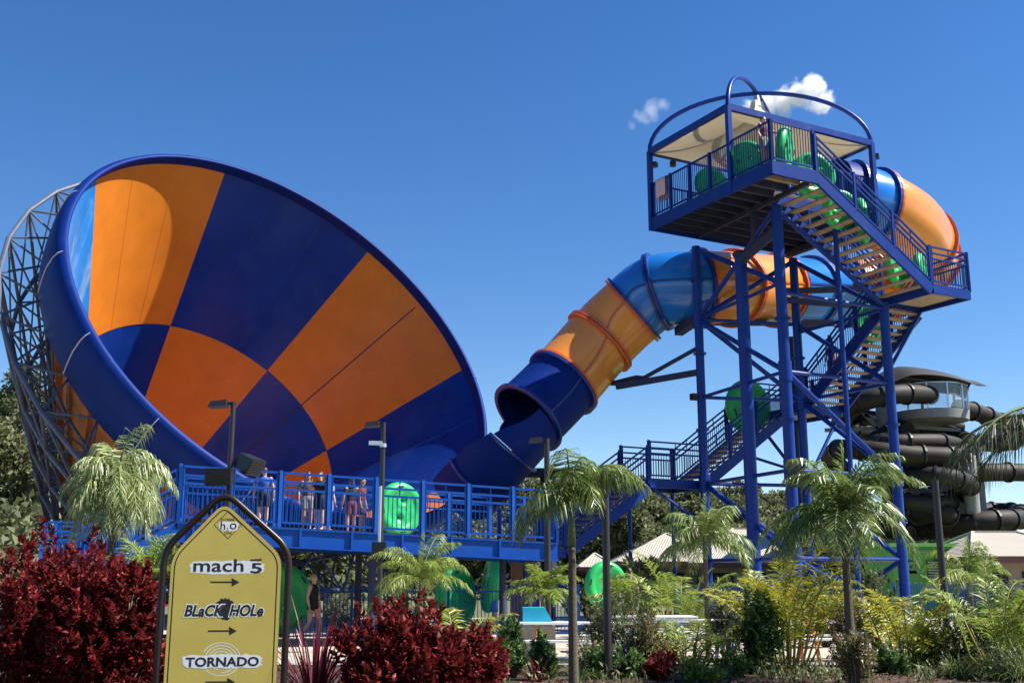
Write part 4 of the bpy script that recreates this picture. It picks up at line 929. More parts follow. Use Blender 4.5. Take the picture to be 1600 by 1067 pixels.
# ------------------------------------------------------------------ black slide complex on the right
st = thing('slide_platform_tower', 'grey columned platform tower with brown tent roof and glass balcony', 'slide tower', (gx(1440, 60, 9), 60, 0))
def pt(px, py, Y): return at(px, py, Y)
for px, y1, w, Y in ((1391, 628, .46, 60), (1425, 760, .42, 61), (1528, 700, .40, 61), (1517, 712, .38, 57)):
    x = gx(px, Y, 6); MB().cyl((x, Y, 0), (x, Y, at(px, y1, Y).z), w, n=20).build('column', M['colgrey'], st, smooth=True, auto=40)
cxx = gx(1452, 60, 11); zf = at(1452, 645, 60).z
b = MB(); b.tube([(cxx, 60, zf - .6), (cxx, 60, zf - .5), (cxx, 60, zf), (cxx, 60, zf)], [1.4, 2.0, 2.05, .01], 28); ell_o = b.build('platform', M['colgrey'], st, smooth=True, auto=30)
b = MB(); A = np.linspace(R(185), R(370), 22); b.grid([[(cxx + 1.98 * math.cos(a), 60 + 1.98 * math.sin(a), z) for a in A] for z in (zf + .05, zf + 1.35)]); b.build('glass_panel', M['glass'], st)
for a in np.linspace(R(185), R(370), 7): MB().bar((cxx + 2 * math.cos(a), 60 + 2 * math.sin(a), zf), (cxx + 2 * math.cos(a), 60 + 2 * math.sin(a), zf + 1.4), .07).build('mullion', M['galv'], st)
MB().tube([(cxx + 2 * math.cos(a), 60 + 2 * math.sin(a), zf + 1.4) for a in A], .05, 6).build('handrail', M['galv'], st)
b = MB(); P = []
for i in range(21):
    u_ = i / 20; row = []
    px = 1338 + (1518 - 1338) * u_; ry = 573 + 34 * max(0, .36 - u_) ** 1.5 / .36 ** 1.5 + 25 * max(0, (u_ - .36) / .64) ** 1.7; hw = 2.3 * (.35 + .65 * math.sin(math.pi * min(1, max(0, .12 + .8 * u_)))) + (.5 if u_ > .9 else 0)
    for j in range(13):
        w_ = j / 12 * 2 - 1; p = at(px, ry, 60); row.append(Vector((p.x + .5 * abs(w_) * (u_ - .4), 60 + w_ * hw, p.z - .95 * abs(w_) ** 1.6 * (1.1 - .5 * u_))))
    P.append(row)
b.grid(P); b.grid([[q - Vector((0, 0, .04)) for q in r_[::-1]] for r_ in P]); b.build('tent_roof', M['tent'], st, smooth=True)
for w_ in (-.5, .5): MB().tube([P[k][3 if w_ < 0 else 9] - Vector((0, 0, .1)) for k in range(0, 21, 2)], .06, 6).build('roof_rib', M['colgrey'], st)
for px in (1378, 1440, 1490):
    MB().bar((gx(px, 60, 11), 60, zf - .3), at(px, 601, 60), .12).build('roof_post', M['colgrey'], st)
for q in (((1289, 672, 60), (1391, 668, 60)), ((1345, 640, 60), (1391, 690, 60)), ((1350, 648, 60), (1375, 655, 60)), ((1391, 680, 60), (1440, 655, 60)), ((1395, 665, 60), (1500, 672, 60)), ((1330, 742, 60), (1420, 730, 60)), ((1425, 768, 60), (1528, 762, 60)), ((1500, 820, 58), (1590, 822, 60)), ((1528, 700, 61), (1580, 655, 61)), ((1528, 745, 61), (1590, 742, 61)), ((1455, 785, 60), (1500, 775, 60))):
    MB().bar(at(*q[0]), at(*q[1]), .16, .2).build('bracket_arm', M['colgrey'], st)
def bslide(P, r_, label, capends=True):
    S = spline([at(*p) for p in P], 7); t = thing('black_tube_slide', label, 'tube slide', (S[0].x, S[0].y, 0), 'black spiral tube slides'); n = len(S); step = 5; i = 0
    while i < n - 1:
        j = min(n - 1, i + step); sec = MB().tube(S[i:j + 1], r_, 18).build('tube_section', M['blackslide'], t, smooth=True, auto=50)
        fr = frames_up(S); p, tt, a, c = fr[j]; flange(p, tt, a, c, r_, M['black'], sec, w=.12, h=.08, n=20); i = j
bslide([(1455, 617, 58.5), (1400, 616, 57), (1350, 627, 57), (1318, 648, 59), (1322, 668, 63), (1365, 676, 65), (1420, 673, 64), (1475, 676, 62), (1515, 695, 59), (1495, 712, 56.5), (1440, 712, 56), (1375, 706, 56), (1315, 702, 57.5), (1300, 718, 60), (1322, 742, 63)], .52, 'black tube slide leaving the glass platform to the left and looping under it')
bslide([(1497, 637, 59.5), (1528, 645, 60.5), (1560, 658, 61.5), (1584, 670, 63), (1588, 686, 65), (1560, 694, 66.5), (1515, 692, 67), (1460, 705, 67), (1430, 730, 64)], .48, 'black tube slide sweeping out to the right of the glass platform')
bslide([(1418, 672, 58.5), (1370, 655, 61), (1330, 652, 63), (1322, 662, 65)], .44, 'short grey black tube behind the large concrete column')
bslide([(1650, 742, 62), (1600, 738, 61), (1540, 738, 60), (1480, 742, 60), (1430, 742, 59), (1400, 750, 58), (1440, 744, 56), (1490, 748, 55.5), (1516, 760, 57), (1500, 776, 59.5), (1450, 774, 61.5), (1410, 790, 61), (1430, 803, 58), (1470, 800, 56.5), (1480, 812, 57), (1440, 825, 59)], .50, 'black tube slide stacked in two tight bends behind the big palm')
bslide([(1420, 830, 60), (1470, 826, 58), (1515, 817, 57), (1560, 812, 57), (1588, 811, 58), (1596, 804, 60), (1570, 800, 62), (1520, 800, 62), (1480, 806, 62)], .52, 'lowest black tube slide running right above the cream roof')

# ------------------------------------------------------------------ plants
def unit(a): return a / np.maximum(np.linalg.norm(a, axis=-1, keepdims=True), 1e-9)
def quads(n): return np.arange(n * 4).reshape(n, 4)
def leaves_np(P, D, L_, Wd, rng, fold=.25):
    """rhombic folded leaves: base P, direction D, length, width"""
    n = len(P); D = unit(D); up = rng.normal(size=(n, 3)) * .5 + np.array([0, 0, 1.0]); S = unit(np.cross(D, up)); Nn = np.cross(S, D)
    L_ = np.broadcast_to(L_, (n,))[:, None]; Wd = np.broadcast_to(Wd, (n,))[:, None]
    m = P + D * L_ * .45 + Nn * Wd * fold
    return np.stack([P, m - S * Wd * .5, P + D * L_ - Nn * L_ * .12, m + S * Wd * .5], 1).reshape(-1, 3)
def shrub(name, label, loc, rx, ry, h, mk, shoots=150, per=22, ll=.08, lw=.035, seed=1, z0=0, cat='shrub', group=None, lobes=5, shootl=.22, stem=True, droop=0, shape=2.2, flower=0, spread=.55):
    rng = np.random.default_rng(seed); loc = np.array(loc, float); t = thing(name, label, cat, tuple(loc), group)
    # lobed body: several ellipsoids
    cs = [np.array([0, 0, h * .5])]; rs = [np.array([rx * .8, ry * .8, h * .5])]
    for k in range(lobes):
        a = rng.uniform(0, 2 * np.pi); q = rng.uniform(.35, .62); zz = rng.uniform(.25, .72); sh = (1 - zz ** shape) * .6 + .5
        cs.append(np.array([rx * q * np.cos(a) * sh, ry * q * np.sin(a) * sh, h * zz])); rs.append(np.array([rx, ry, h * .55]) * rng.uniform(.35, .55))
    tips = []
    while len(tips) < shoots:
        k = rng.integers(0, len(cs)); d = unit(rng.normal(size=3)); rr = rng.uniform(.55, 1.0) ** .5; p = cs[k] + rs[k] * d * rr
        if p[2] < .03 * h or p[2] > h * 1.03: continue
        tips.append((p, unit(d * spread + np.array([0, 0, .75 - droop]) + rng.normal(size=3) * .25)))
    T = np.array([q[0] for q in tips]); D = np.array([q[1] for q in tips])
    u_ = np.tile(np.linspace(0, 1, per), (shoots, 1)) + rng.uniform(-.03, .03, (shoots, per))
    P = T[:, None] + D[:, None] * (u_[..., None] - .8) * shootl
    ph = rng.uniform(0, 2 * np.pi, (shoots, 1)) + np.arange(per)[None] * 2.4; A = unit(np.cross(D, rng.normal(size=3) + [0, 0, .01])); B = np.cross(D, A)
    rad = A[:, None] * np.cos(ph)[..., None] + B[:, None] * np.sin(ph)[..., None]
    LD = rad * (1.15 - .8 * u_[..., None]) + D[:, None] * (.35 + .7 * u_[..., None]) + rng.normal(size=P.shape) * .2; LD[..., 2] -= droop
    n = shoots * per; V_ = leaves_np(P.reshape(-1, 3), LD.reshape(-1, 3), ll * rng.uniform(.6, 1.15, n), lw * rng.uniform(.7, 1.15, n), rng)
    np_mesh('foliage', V_ + loc, quads(n), LF[mk], t)
    if stem:
        b = MB()
        for k in range(min(26, shoots)):
            e = T[rng.integers(0, shoots)]; m_ = e * np.array([.45, .45, .5]) + rng.normal(size=3) * .03; b.tube([Vector(loc + [rng.uniform(-.05, .05) * rx, rng.uniform(-.05, .05), -.05]), Vector(loc + m_), Vector(loc + e)], [.016, .01, .004], 5)
        b.build('stems', M['tbark'], t, smooth=True)
    if flower:
        for k in range(flower):
            p = T[rng.integers(0, shoots)]; d = unit(rng.normal(size=(26, 3))); V_ = leaves_np(np.repeat(p[None], 26, 0) + d * .02, d, .07, .05, rng); np_mesh('flower', V_ + loc, quads(26), LF['flower'], t)
    return t
def frond(org, az, el, length, droop, nl, ll, lw, hang, rng, vee=.35, V=None, stub=.1, curl=0, jit=.1):
    n = 26; d = np.array([np.cos(az) * np.cos(el), np.sin(az) * np.cos(el), np.sin(el)]); side = np.array([-np.sin(az), np.cos(az), 0]); p = np.array(org, float); pts = [p.copy()]; dirs = [d.copy()]
    for i in range(n):
        d = unit(d + np.array([0, 0, -droop / n * (.4 + 1.2 * i / n)]) + side * curl / n); p = p + d * length / n; pts.append(p.copy()); dirs.append(d.copy())
    pts, dirs = np.array(pts), np.array(dirs)
    t = np.linspace(stub, 1, nl); ii = np.clip(t * n, 0, n - .001); i0 = ii.astype(int); f = (ii - i0)[:, None]
    Pp = pts[i0] * (1 - f) + pts[i0 + 1] * f; Dd = unit(dirs[i0] * (1 - f) + dirs[i0 + 1] * f)
    Sd = unit(np.cross(Dd, np.array([0, 0, 1.0]) + 1e-3)); Up = np.cross(Sd, Dd)
    prof = np.clip(np.sin(np.pi * (.14 + .82 * t)) ** .6, .15, 1); out = []
    for sg_ in (-1, 1):
        k = len(t); fw = .55 + .5 * t[:, None]; L0 = unit(Sd * sg_ + Dd * fw + Up * (vee + rng.normal(size=(k, 1)) * .12) + rng.normal(size=(k, 3)) * jit); ln = (ll * prof * rng.uniform(.82, 1.1, k))[:, None]
        w = (lw * (.6 + .4 * prof))[:, None]; g = np.array([0, 0, -1.0]); Pj = Pp + rng.normal(size=(k, 3)) * .004
        L1 = unit(L0 + g * hang * .6); L2 = unit(L0 * .8 + g * hang * 1.5 + rng.normal(size=(k, 3)) * .08)
        A0 = Pj; A1 = A0 + L1 * ln * .5; A2 = A1 + L2 * ln * .5; wv = unit(Dd + rng.normal(size=(k, 3)) * .25) * w * .5
        out.append(np.stack([A0 - wv * .5, A1 - wv, A1 + wv, A0 + wv * .5], 1)); out.append(np.stack([A1 - wv, A2 - wv * .12, A2 + wv * .12, A1 + wv], 1))
    return np.concatenate(out).reshape(-1, 3), [Vector(q) for q in pts[::3]]
def leaflet_mesh(chunks, m, t, name='fronds'):
    V_ = np.concatenate(chunks); np_mesh(name, V_, quads(len(V_) // 4), m, t)
def palm(name, label, x, Y, zc, nf=12, fl=1.3, droop=1.4, nl=46, ll=.42, lw=.022, hang=.7, mk='palm', tr=.08, seed=1, el=(.2, 1.2), z0=0, spear=True, azs=None, shaft=.5, group=None, lean=0, vee=.35, cat='palm tree', jit=.1):
    rng = np.random.default_rng(seed); t = thing(name, label, cat, (x, Y, z0), group); ch = []; rb = MB()
    top = np.array([x + lean, Y, zc])
    for k in range(nf):
        az = azs[k % len(azs)] + rng.normal() * .12 if azs is not None else 2 * np.pi * (k + rng.uniform(-.3, .3)) / nf * 1.0 + k * .2
        e = rng.uniform(*el); a, pts = frond(top + [0, 0, rng.uniform(-.08, .05)], az, e, fl * rng.uniform(.8, 1.12), droop * rng.uniform(.8, 1.2), nl, ll, lw, hang, rng, vee, curl=rng.normal() * .25, jit=jit); ch.append(a); rb.tube(pts, [.016 * (1 - .85 * i / len(pts)) + .002 for i in range(len(pts))], 5)
    if spear:
        a, pts = frond(top, 0, 1.5, fl * .75, .1, 24, ll * .5, lw, 0, rng, .9); ch.append(a); rb.tube(pts, [.014 * (1 - .8 * i / len(pts)) for i in range(len(pts))], 5)
    leaflet_mesh(ch, LF[mk], t, 'crown'); rb.build('leaf_stalks', M['gbark'], t, smooth=True)
    H = zc - z0
    if tr > 0:
        n = 40; P = [Vector((x + lean * (i / n) ** 1.5, Y, z0 - .05 + (H - shaft + .05) * i / n)) for i in range(n + 1)]
        MB().tube(P, [tr * (1.25 - .45 * i / n) * (1 + .07 * (i % 2)) for i in range(n + 1)], 12).build('trunk', M['bark'], t, smooth=True)
        MB().tube([P[-1], P[-1].lerp(Vector(top), .4), Vector(top)], [tr * .95, tr * .8, tr * .3], 10).build('crownshaft', M['gbark'], t, smooth=True)
    return t
def cane(name, label, x, Y, h, nf=22, fl=1.1, mk='gold', seed=1, spread=.35, z0=0, ll=.26, lw=.02, droop=1.5, group=None, nl=34, elr=(.7, 1.35)):
    rng = np.random.default_rng(seed); t = thing(name, label, 'palm', (x, Y, z0), group); ch = []; rb = MB()
    for k in range(nf):
        a = rng.uniform(0, 2 * np.pi); r_ = spread * rng.uniform(0, 1) ** .5; b0 = np.array([x + r_ * np.cos(a) * .5, Y + r_ * np.sin(a) * .5, z0]); hh = max(.05, (h - fl * .62) * rng.uniform(.25, 1)); b1 = b0 + np.array([r_ * np.cos(a) * .6, r_ * np.sin(a) * .6, hh])
        q, pts = frond(b1, a + rng.normal() * .4, rng.uniform(*elr), fl * rng.uniform(.65, 1.1), droop * rng.uniform(.7, 1.3), nl, ll, lw, .35, rng, .45, curl=rng.normal() * .3); ch.append(q)
        rb.tube([Vector(b0)] + pts, [.02, .014] + [.011 * (1 - i / len(pts)) + .002 for i in range(len(pts) - 1)], 5)
    leaflet_mesh(ch, LF[mk], t); rb.build('canes', mat('cane_' + str(seed), (.28, .24, .05), .5), t, smooth=True); return t
def blades(name, label, x, Y, h, r_, n, mk, seed, z0=0, w=.03, bend=.5, cat='plant', group=None):
    rng = np.random.default_rng(seed); t = thing(name, label, cat, (x, Y, z0), group); az = rng.uniform(0, 2 * np.pi, n); el = rng.uniform(.5, 1.45, n); L_ = h * rng.uniform(.6, 1.1, n)
    d = np.stack([np.cos(az) * np.cos(el), np.sin(az) * np.cos(el), np.sin(el)], 1); P0 = np.array([x, Y, z0]) + np.stack([np.cos(az), np.sin(az), 0 * az], 1) * r_ * rng.uniform(0, .6, n)[:, None]
    sd = unit(np.cross(d, [0, 0, 1.0])); out = []; P = P0; wv = w * .5; dd_ = d; seg = 4
    for s_ in range(seg):
        d2 = unit(dd_ + np.array([0, 0, -bend * .35 * s_])); Q = P + d2 * (L_ / seg)[:, None]; w0 = wv * (1 - s_ / seg) ** .7 * 1.0; w1 = wv * (1 - (s_ + 1) / seg) ** .7 + .001
        out.append(np.stack([P - sd * w0, P + sd * w0, Q + sd * w1, Q - sd * w1], 1)); P = Q; dd_ = d2
    V_ = np.stack(out, 1).reshape(-1, 3); np_mesh('blades', V_, quads(len(V_) // 4), LF[mk], t); return t

# crimson bushes in front
shrub('crimson_bush', 'large crimson leaved bush at the far left', (gx(50, 9.6), 9.6, .12), .92, .8, 2.0, 'red', 1000, 20, .072, .038, 3, lobes=11, shootl=.15, shape=1.5)
shrub('crimson_bush', 'crimson leaved bush left of the yellow sign under the pale palm', (gx(150, 9.3), 9.3, .12), .62, .6, 1.75, 'red', 720, 20, .072, .038, 4, lobes=9, shootl=.15, shape=1.5)
shrub('crimson_bush', 'broad crimson bush in the middle right of the yellow sign', (gx(655, 9.6), 9.6, .12), .88, .7, 1.34, 'red', 1100, 20, .07, .037, 5, lobes=11, shootl=.14, shape=.8)
shrub('crimson_bush', 'low tip of crimson bush beside the cyan bin', (gx(800, 10.2), 10.2, .12), .25, .25, .62, 'red', 40, 24, .09, .04, 6, lobes=3, shootl=.2)
blades('burgundy_cordyline', 'dark burgundy spiky plant right of the yellow sign', gx(487, 9.9), 9.9, .95, .12, 90, 'burg', 7, .5, .03, .3)
blades('burgundy_cordyline', 'burgundy spiky plant below the left crimson bush at the sign post', gx(232, 9.8), 9.8, .75, .1, 60, 'burg', 8, .25, .035, .3)
# palms
palm('palm', 'pale shaggy palm with drooping crown in front of the truss', gx(155, 15), 15, at(155, 752, 15).z, 44, .95, 3.2, 46, .40, .018, 1.2, 'pale', .05, 11, (-.3, 1.45), spear=False, jit=.28)
palm('palm', 'small young palm between the crimson bush and the yellow sign', gx(222, 13.5), 13.5, at(222, 900, 13.5).z, 9, .62, 1.0, 30, .26, .02, .3, 'lime', .028, 12, (.4, 1.3), shaft=.25)
palm('palm', 'slender palm with long drooping fronds in front of the queue deck end', gx(897, 12.3), 12.3, at(895, 782, 12.3).z, 15, .98, 2.8, 40, .38, .021, 1.3, 'palm', .048, 13, (.4, 1.4), spear=False, jit=.2, azs=[4.2, 4.8, 5.3, 1.2, 2.0, 0.0, .12, -.2, 3.7, 4.5, 1.6, 5.7, 2.7])
palm('palm', 'small dark palm in front of the left tower column', gx(1108, 22), 22, at(1108, 842, 22).z, 17, 1.2, 2.0, 44, .45, .028, .9, 'palm', .05, 14, (.1, 1.2), shaft=.4)
palm('palm', 'big leafy palm with upright spear leaf before the right tower columns', gx(1335, 15.5), 15.5, at(1335, 800, 15.5).z, 28, 1.32, 1.9, 46, .42, .026, .7, 'palm', .06, 15, (-.1, 1.4), shaft=.5)
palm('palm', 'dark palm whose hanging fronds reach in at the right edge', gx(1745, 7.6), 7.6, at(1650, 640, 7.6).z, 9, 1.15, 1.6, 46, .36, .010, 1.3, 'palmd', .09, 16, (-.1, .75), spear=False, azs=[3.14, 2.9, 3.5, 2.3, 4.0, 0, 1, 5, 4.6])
palm('palm', 'bushy small palm with pale plume between the sign and the lamp post', gx(655, 21), 21, at(655, 905, 21).z, 18, 1.2, 1.9, 44, .36, .018, .8, 'lime', .06, 17, (.2, 1.4))
palm('palm', 'pale feathery palm in front of the lime green kiosk', gx(1525, 24), 24, at(1522, 895, 24).z, 16, 1.05, 1.7, 40, .36, .022, .8, 'lime', .05, 18, (.1, 1.3))
palm('palm', 'spiky green palm under the queue deck end behind the slender trunk', gx(850, 24), 24, at(850, 925, 24).z, 16, .85, 1.2, 36, .36, .03, .4, 'lime', .05, 19, (.1, 1.35), spear=False)
palm('palm', 'fan of palm leaves right of the slender palm trunk', gx(975, 22), 22, at(960, 940, 22).z, 14, .8, 1.3, 34, .32, .028, .5, 'lime', .05, 20, (.1, 1.3), spear=False)
# golden canes
cane('golden_cane_palm', 'yellow golden cane palm below the near tower column', gx(1232, 17.3), 17.3, 1.9, 30, 1.3, 'gold', 21, .45, .1, ll=.30, lw=.024)
cane('golden_cane_palm', 'yellow green cane palm in front of the lime green kiosk', gx(1418, 18), 18, 1.5, 24, 1.1, 'gold', 22, .4, .1, ll=.28, lw=.024)
cane('golden_cane_palm', 'ferny green gold palm in front of the picnic tables left of the round shrub', gx(1075, 17.2), 17.2, 1.15, 20, 1.0, 'lime', 23, .4, .1, ll=.26, lw=.022, elr=(.5, 1.2))
cane('golden_cane_palm', 'large green gold palm clump near the right edge', gx(1580, 17), 17, 1.7, 26, 1.25, 'lime', 24, .6, .1, ll=.3, lw=.024)
cane('golden_cane_palm', 'golden cane palm behind the fence right of the slender palm', gx(1060, 26), 26, 1.9, 24, 1.3, 'lime', 25, .6, 0, ll=.32, lw=.03)
cane('golden_cane_palm', 'golden fronded palm low behind the middle crimson bush', gx(716, 17), 17, 1.15, 12, .9, 'gold', 26, .3, .1, elr=(.5, 1.1))
# shrubs (px, Y, rx, h, leaves...)
SH = [
 ('round_shrub', 'rounded glossy green shrub left of the yellow cane palm', 1185, 17, .50, 1.50, 'glossy', 260, 20, .085, .045, 31),
 ('tall_shrub', 'narrow leafy shrub in front of the cyan bin', 803, 16.6, .26, .95, 'glossy', 90, 22, .09, .04, 32),
 ('tall_shrub', 'small glossy shrub right of the cyan bin base', 850, 16.2, .22, .75, 'glossy', 70, 22, .09, .045, 33),
 ('feathery_shrub', 'feathery dusty shrub in front of the thin double lamp post', 985, 17.2, .55, 1.35, 'dusty', 200, 26, .06, .018, 34),
 ('feathery_shrub', 'dusty shrub at the foot of the slender palm trunk', 915, 16.8, .35, .70, 'dusty', 110, 24, .06, .018, 35),
 ('bronze_shrub', 'bronze green shrub between the two yellow cane palms', 1330, 17.6, .50, 1.40, 'bronze', 210, 24, .06, .022, 36),
 ('bronze_shrub', 'bronze green shrub left of the yellow green cane palm', 1380, 19, .35, 1.75, 'dusty', 150, 24, .06, .022, 37),
 ('dark_shrub', 'dark shrub with red flowers behind the yellow cane palm', 1290, 26, .75, 1.75, 'glossy', 200, 22, .09, .05, 38),
 ('dark_shrub', 'dark leafy shrub low at the centre below the double lamp post', 960, 16.2, .42, .55, 'glossy', 120, 22, .09, .045, 39),
 ('pandanus', 'spiky leaved tree clump beyond the fence before the cream pyramid roof', 1000, 36, 1.7, 2.4, 'dusty', 150, 20, .32, .07, 40),
 ('dark_shrub', 'dense shrub beyond the fence left of the tower', 925, 34, 1.1, 1.5, 'dusty', 130, 22, .16, .06, 41),
 ('garden_shrub', 'mixed green shrub under the pavilion between the tower columns', 1155, 40, 1.3, 1.6, 'glossy', 130, 22, .16, .07, 42),
 ('garden_shrub', 'dark green shrub before the kiosk corner', 1375, 34, .9, 1.9, 'glossy', 130, 22, .14, .06, 43),
 ('garden_shrub', 'low shrub in front of the picnic tables by the round shrub', 1140, 16.5, .35, .45, 'glossy', 80, 20, .08, .04, 44),
 ('dark_shrub', 'dark round shrub beside the right picnic tables', 1560, 20.5, .55, 1.2, 'glossy', 150, 22, .09, .05, 45),
 ('pot_shrub', 'dark shrub standing on the paving behind the grasses', 1478, 21, .30, .8, 'bronze', 90, 22, .07, .03, 46),
 ('garden_shrub', 'green shrub at the right edge above the grasses', 1610, 18.6, .5, 1.45, 'dusty', 150, 22, .08, .04, 47),
 ('fence_shrub', 'blue green shrub behind the fence right of the walking woman', 545, 31, .9, 1.35, 'dusty', 150, 22, .09, .035, 48),
 ('garden_shrub', 'dark shrub right of the low golden frond', 775, 15, .30, .75, 'glossy', 80, 22, .09, .04, 49),
 ('feathery_shrub', 'light green feathery shrub behind the round shrub', 1140, 19.2, .45, 1.35, 'dusty', 150, 24, .07, .022, 101),
 ('garden_shrub', 'leafy shrub between the thin lamp post and the slender palm', 935, 18.8, .35, 1.15, 'dusty', 120, 24, .07, .022, 102),
 ('garden_shrub', 'open branched shrub just right of the thin lamp post', 1015, 16.6, .40, 1.1, 'bronze', 110, 22, .07, .026, 103),
 ('garden_shrub', 'bronze tinged shrub in front of the big palm trunk', 1340, 15.0, .34, .85, 'bronze', 110, 22, .07, .028, 111),
 ('garden_shrub', 'light leafy shrub low before the ferny palm', 1100, 15.8, .35, .42, 'lime', 80, 22, .08, .03, 104),
 ('garden_shrub', 'yellow green shrub between cane palm and kiosk post', 1460, 17.6, .35, .95, 'lime', 110, 22, .08, .03, 105),
 ('garden_shrub', 'dark low shrub at the foot of the yellow green cane palm', 1395, 16.8, .32, .55, 'glossy', 80, 22, .08, .04, 106),
 ('garden_shrub', 'pale green shrub above the corner grass clump', 1520, 17.4, .5, 1.0, 'dusty', 150, 22, .08, .03, 107),
 ('garden_shrub', 'shrub in the shade under the middle of the queue deck', 640, 27, .6, 1.2, 'glossy', 120, 22, .1, .04, 109),
 ('garden_shrub', 'shrub beside the pale palm trunk behind the crimson bush', 118, 16, .5, 1.6, 'lime', 130, 22, .1, .035, 110),
]
for nm, lb, px, Y, rx, h, mk, sh, per, ll, lw, sd_ in SH:
    shrub(nm, lb, (gx(px, Y), Y, .1 if Y < 19.4 else 0), rx, rx * .8, h, mk, sh, per, ll, lw, sd_, flower=7 if 'red flowers' in lb else 0, droop=.1)
blades('red_cordyline', 'small red spiky plant below the ferny palm', gx(1030, 16.4), 16.4, .55, .12, 70, 'burg', 51, .1, .045, .3)
shrub('red_croton', 'low red leaved plant at the bottom centre', (gx(1040, 16.2), 16.2, .1), .3, .25, .42, 'red', 60, 20, .09, .04, 52)
blades('red_cordyline', 'small pinkish spiky plant in front of the bin base', gx(838, 16.0), 16.0, .55, .1, 40, 'burg', 53, .1, .04, .3)
for k, (px, Y, h, lb) in enumerate(((1565, 16.2, .75, 'long bladed grass clump at the bottom right corner'), (1500, 16.6, .55, 'grass clump on the mulch left of the corner clump'), (1605, 15.8, .9, 'tall grass clump cut by the right edge'), (1080, 15.9, .4, 'dark grass tuft at the bottom right of the red plant'), (1450, 16.9, .3, 'tiny grass tuft on the mulch'), (905, 15.9, .45, 'grass tuft at the base of the slender palm'), (1130, 16.2, .45, 'dark bladed tuft left of the yellow cane palm'))):
    blades('grass_clump', lb, gx(px, Y), Y, h, .2, 260 if h > .5 else 120, 'grass', 60 + k, .1, .018, .7, 'grass')
for k, (px, Y, lb) in enumerate(((345, 8.35, 'thin pale grass blades in front of the sign'),)):
    blades('grass_clump', lb, gx(372, 8.3), 8.3, .95, .12, 26, 'grass', 70, 0, .012, .2, 'grass')
# bark chips strewn over the bed (uncountable)
rng = np.random.default_rng(5); n = 9000; P = np.stack([rng.uniform(-10, 12, n), rng.uniform(14, 19.4, n), np.full(n, .165)], 1); e = np.clip((19.4 - P[:, 1]) / 1.2, 0, 1); P[:, 2] = .02 + .16 * e ** .5 + .03 * e * np.sin(P[:, 0] * 3.1 + P[:, 1]) * np.cos(P[:, 1] * 2.3)
az = rng.uniform(0, 2 * np.pi, n); D = np.stack([np.cos(az), np.sin(az), rng.uniform(-.1, .5, n)], 1); V_ = leaves_np(P, D, rng.uniform(.03, .09, n), rng.uniform(.02, .04, n), rng)
LF['chip'] = leafmat('bark_chip', (.03, .015, .01), (.14, .08, .05), .9, 0, (.28, .19, .12)); tag(np_mesh('bark_chips', V_, quads(n), LF['chip']), 'loose bark chips covering the planting bed', 'bark chips', kind='stuff')
# low planting under the shrubs
n = 5200; px = rng.uniform(740, 1640, n); Y = rng.uniform(15.6, 17.6, n); keep = (np.sin(px * .021) + np.sin(px * .053 + 1) > -.2); px, Y = px[keep], Y[keep]; n = len(px)
Z = .13 + np.abs(rng.normal(size=n)) * .10; X = (px - 800) / F * (Y * CP); d = rng.normal(size=(n, 3)) * .7; d[:, 2] = np.abs(d[:, 2]) + .4
tag(np_mesh('ground_cover', leaves_np(np.stack([X, Y, Z], 1), d, .10, .03, rng), quads(n), LF['dusty']), 'low leafy ground cover between the shrubs', 'ground cover', kind='stuff')

# ------------------------------------------------------------------ hillside wood
def make_tree(seed, H, cr, mk, name):
    rng = np.random.default_rng(seed); t = thing(name, 'x', 'tree', (0, 0, 0), 'gum trees on the hillside'); b = MB()
    b.tube([(0, 0, -.5), (.1, 0, H * .3), (.05, .1, H * .6), (.1, 0, H * .9)], [.2, .16, .1, .03], 7); ch = []; nl_ = 11
    for k in range(nl_):
        a = rng.uniform(0, 2 * np.pi); q = cr * rng.uniform(.15, .75); z = H * rng.uniform(.34, .9); sh = 1.2 - abs(z / H - .6) * 1.3; c = np.array([q * np.cos(a) * sh, q * np.sin(a) * sh, z]); rr = cr * rng.uniform(.28, .48)
        b.tube([(0, 0, z * .55), tuple(c * [.5, .5, .85]), tuple(c)], [.08, .05, .02], 5)
        m_ = 190; d = unit(rng.normal(size=(m_, 3))); P = c + d * rr * rng.uniform(.5, 1, (m_, 1)) * [1, 1, .75]; ch.append(leaves_np(P, d + rng.normal(size=(m_, 3)) * .6, .44, .30, rng))
    V_ = np.concatenate(ch); np_mesh('crown', V_, quads(len(V_) // 4), LF[mk], t); b.build('trunk', M['tbark'], t); return t
protos = [make_tree(81, 6.5, 3.2, 'gum', 'gum_tree'), make_tree(82, 8.2, 2.8, 'gum2', 'gum_tree'), make_tree(83, 5.2, 3.4, 'gum', 'gum_tree'), make_tree(84, 7.2, 2.4, 'gum2', 'gum_tree')]
TL = ['rounded pale gum tree', 'tall dark gum tree', 'low broad gum tree', 'slim dark gum tree']
spots = []
r = random.Random(3)
y = 80.0
while y < 182:
    px = -40
    step = 4.6 * 1700 / y
    while px < 1700:
        q = px + r.uniform(-.4, .4) * step; yy = y + r.uniform(-2, 2)
        if -30 < q < 75 or (380 < q <= 700 and yy < 112 and r.random() < .8) or 700 < q < 1320 or (1400 < q < 1580 and y > 120 and r.random() < .4):
            spots.append((q, yy))
        px += step
    y += 5.2
r.shuffle(spots); spots = spots[:292]
REG = [(100, 'left of the truss'), (700, 'seen below the queue deck'), (800, 'behind the trough'), (880, 'behind the deck end'), (960, 'behind the thin lamp post'), (1040, 'left of the pyramid roof'), (1110, 'left of the tower'), (1180, 'between the left tower columns'), (1250, 'behind the tower'), (1330, 'right of the tower'), (1700, 'behind the kiosk')]
us = [0] * 4
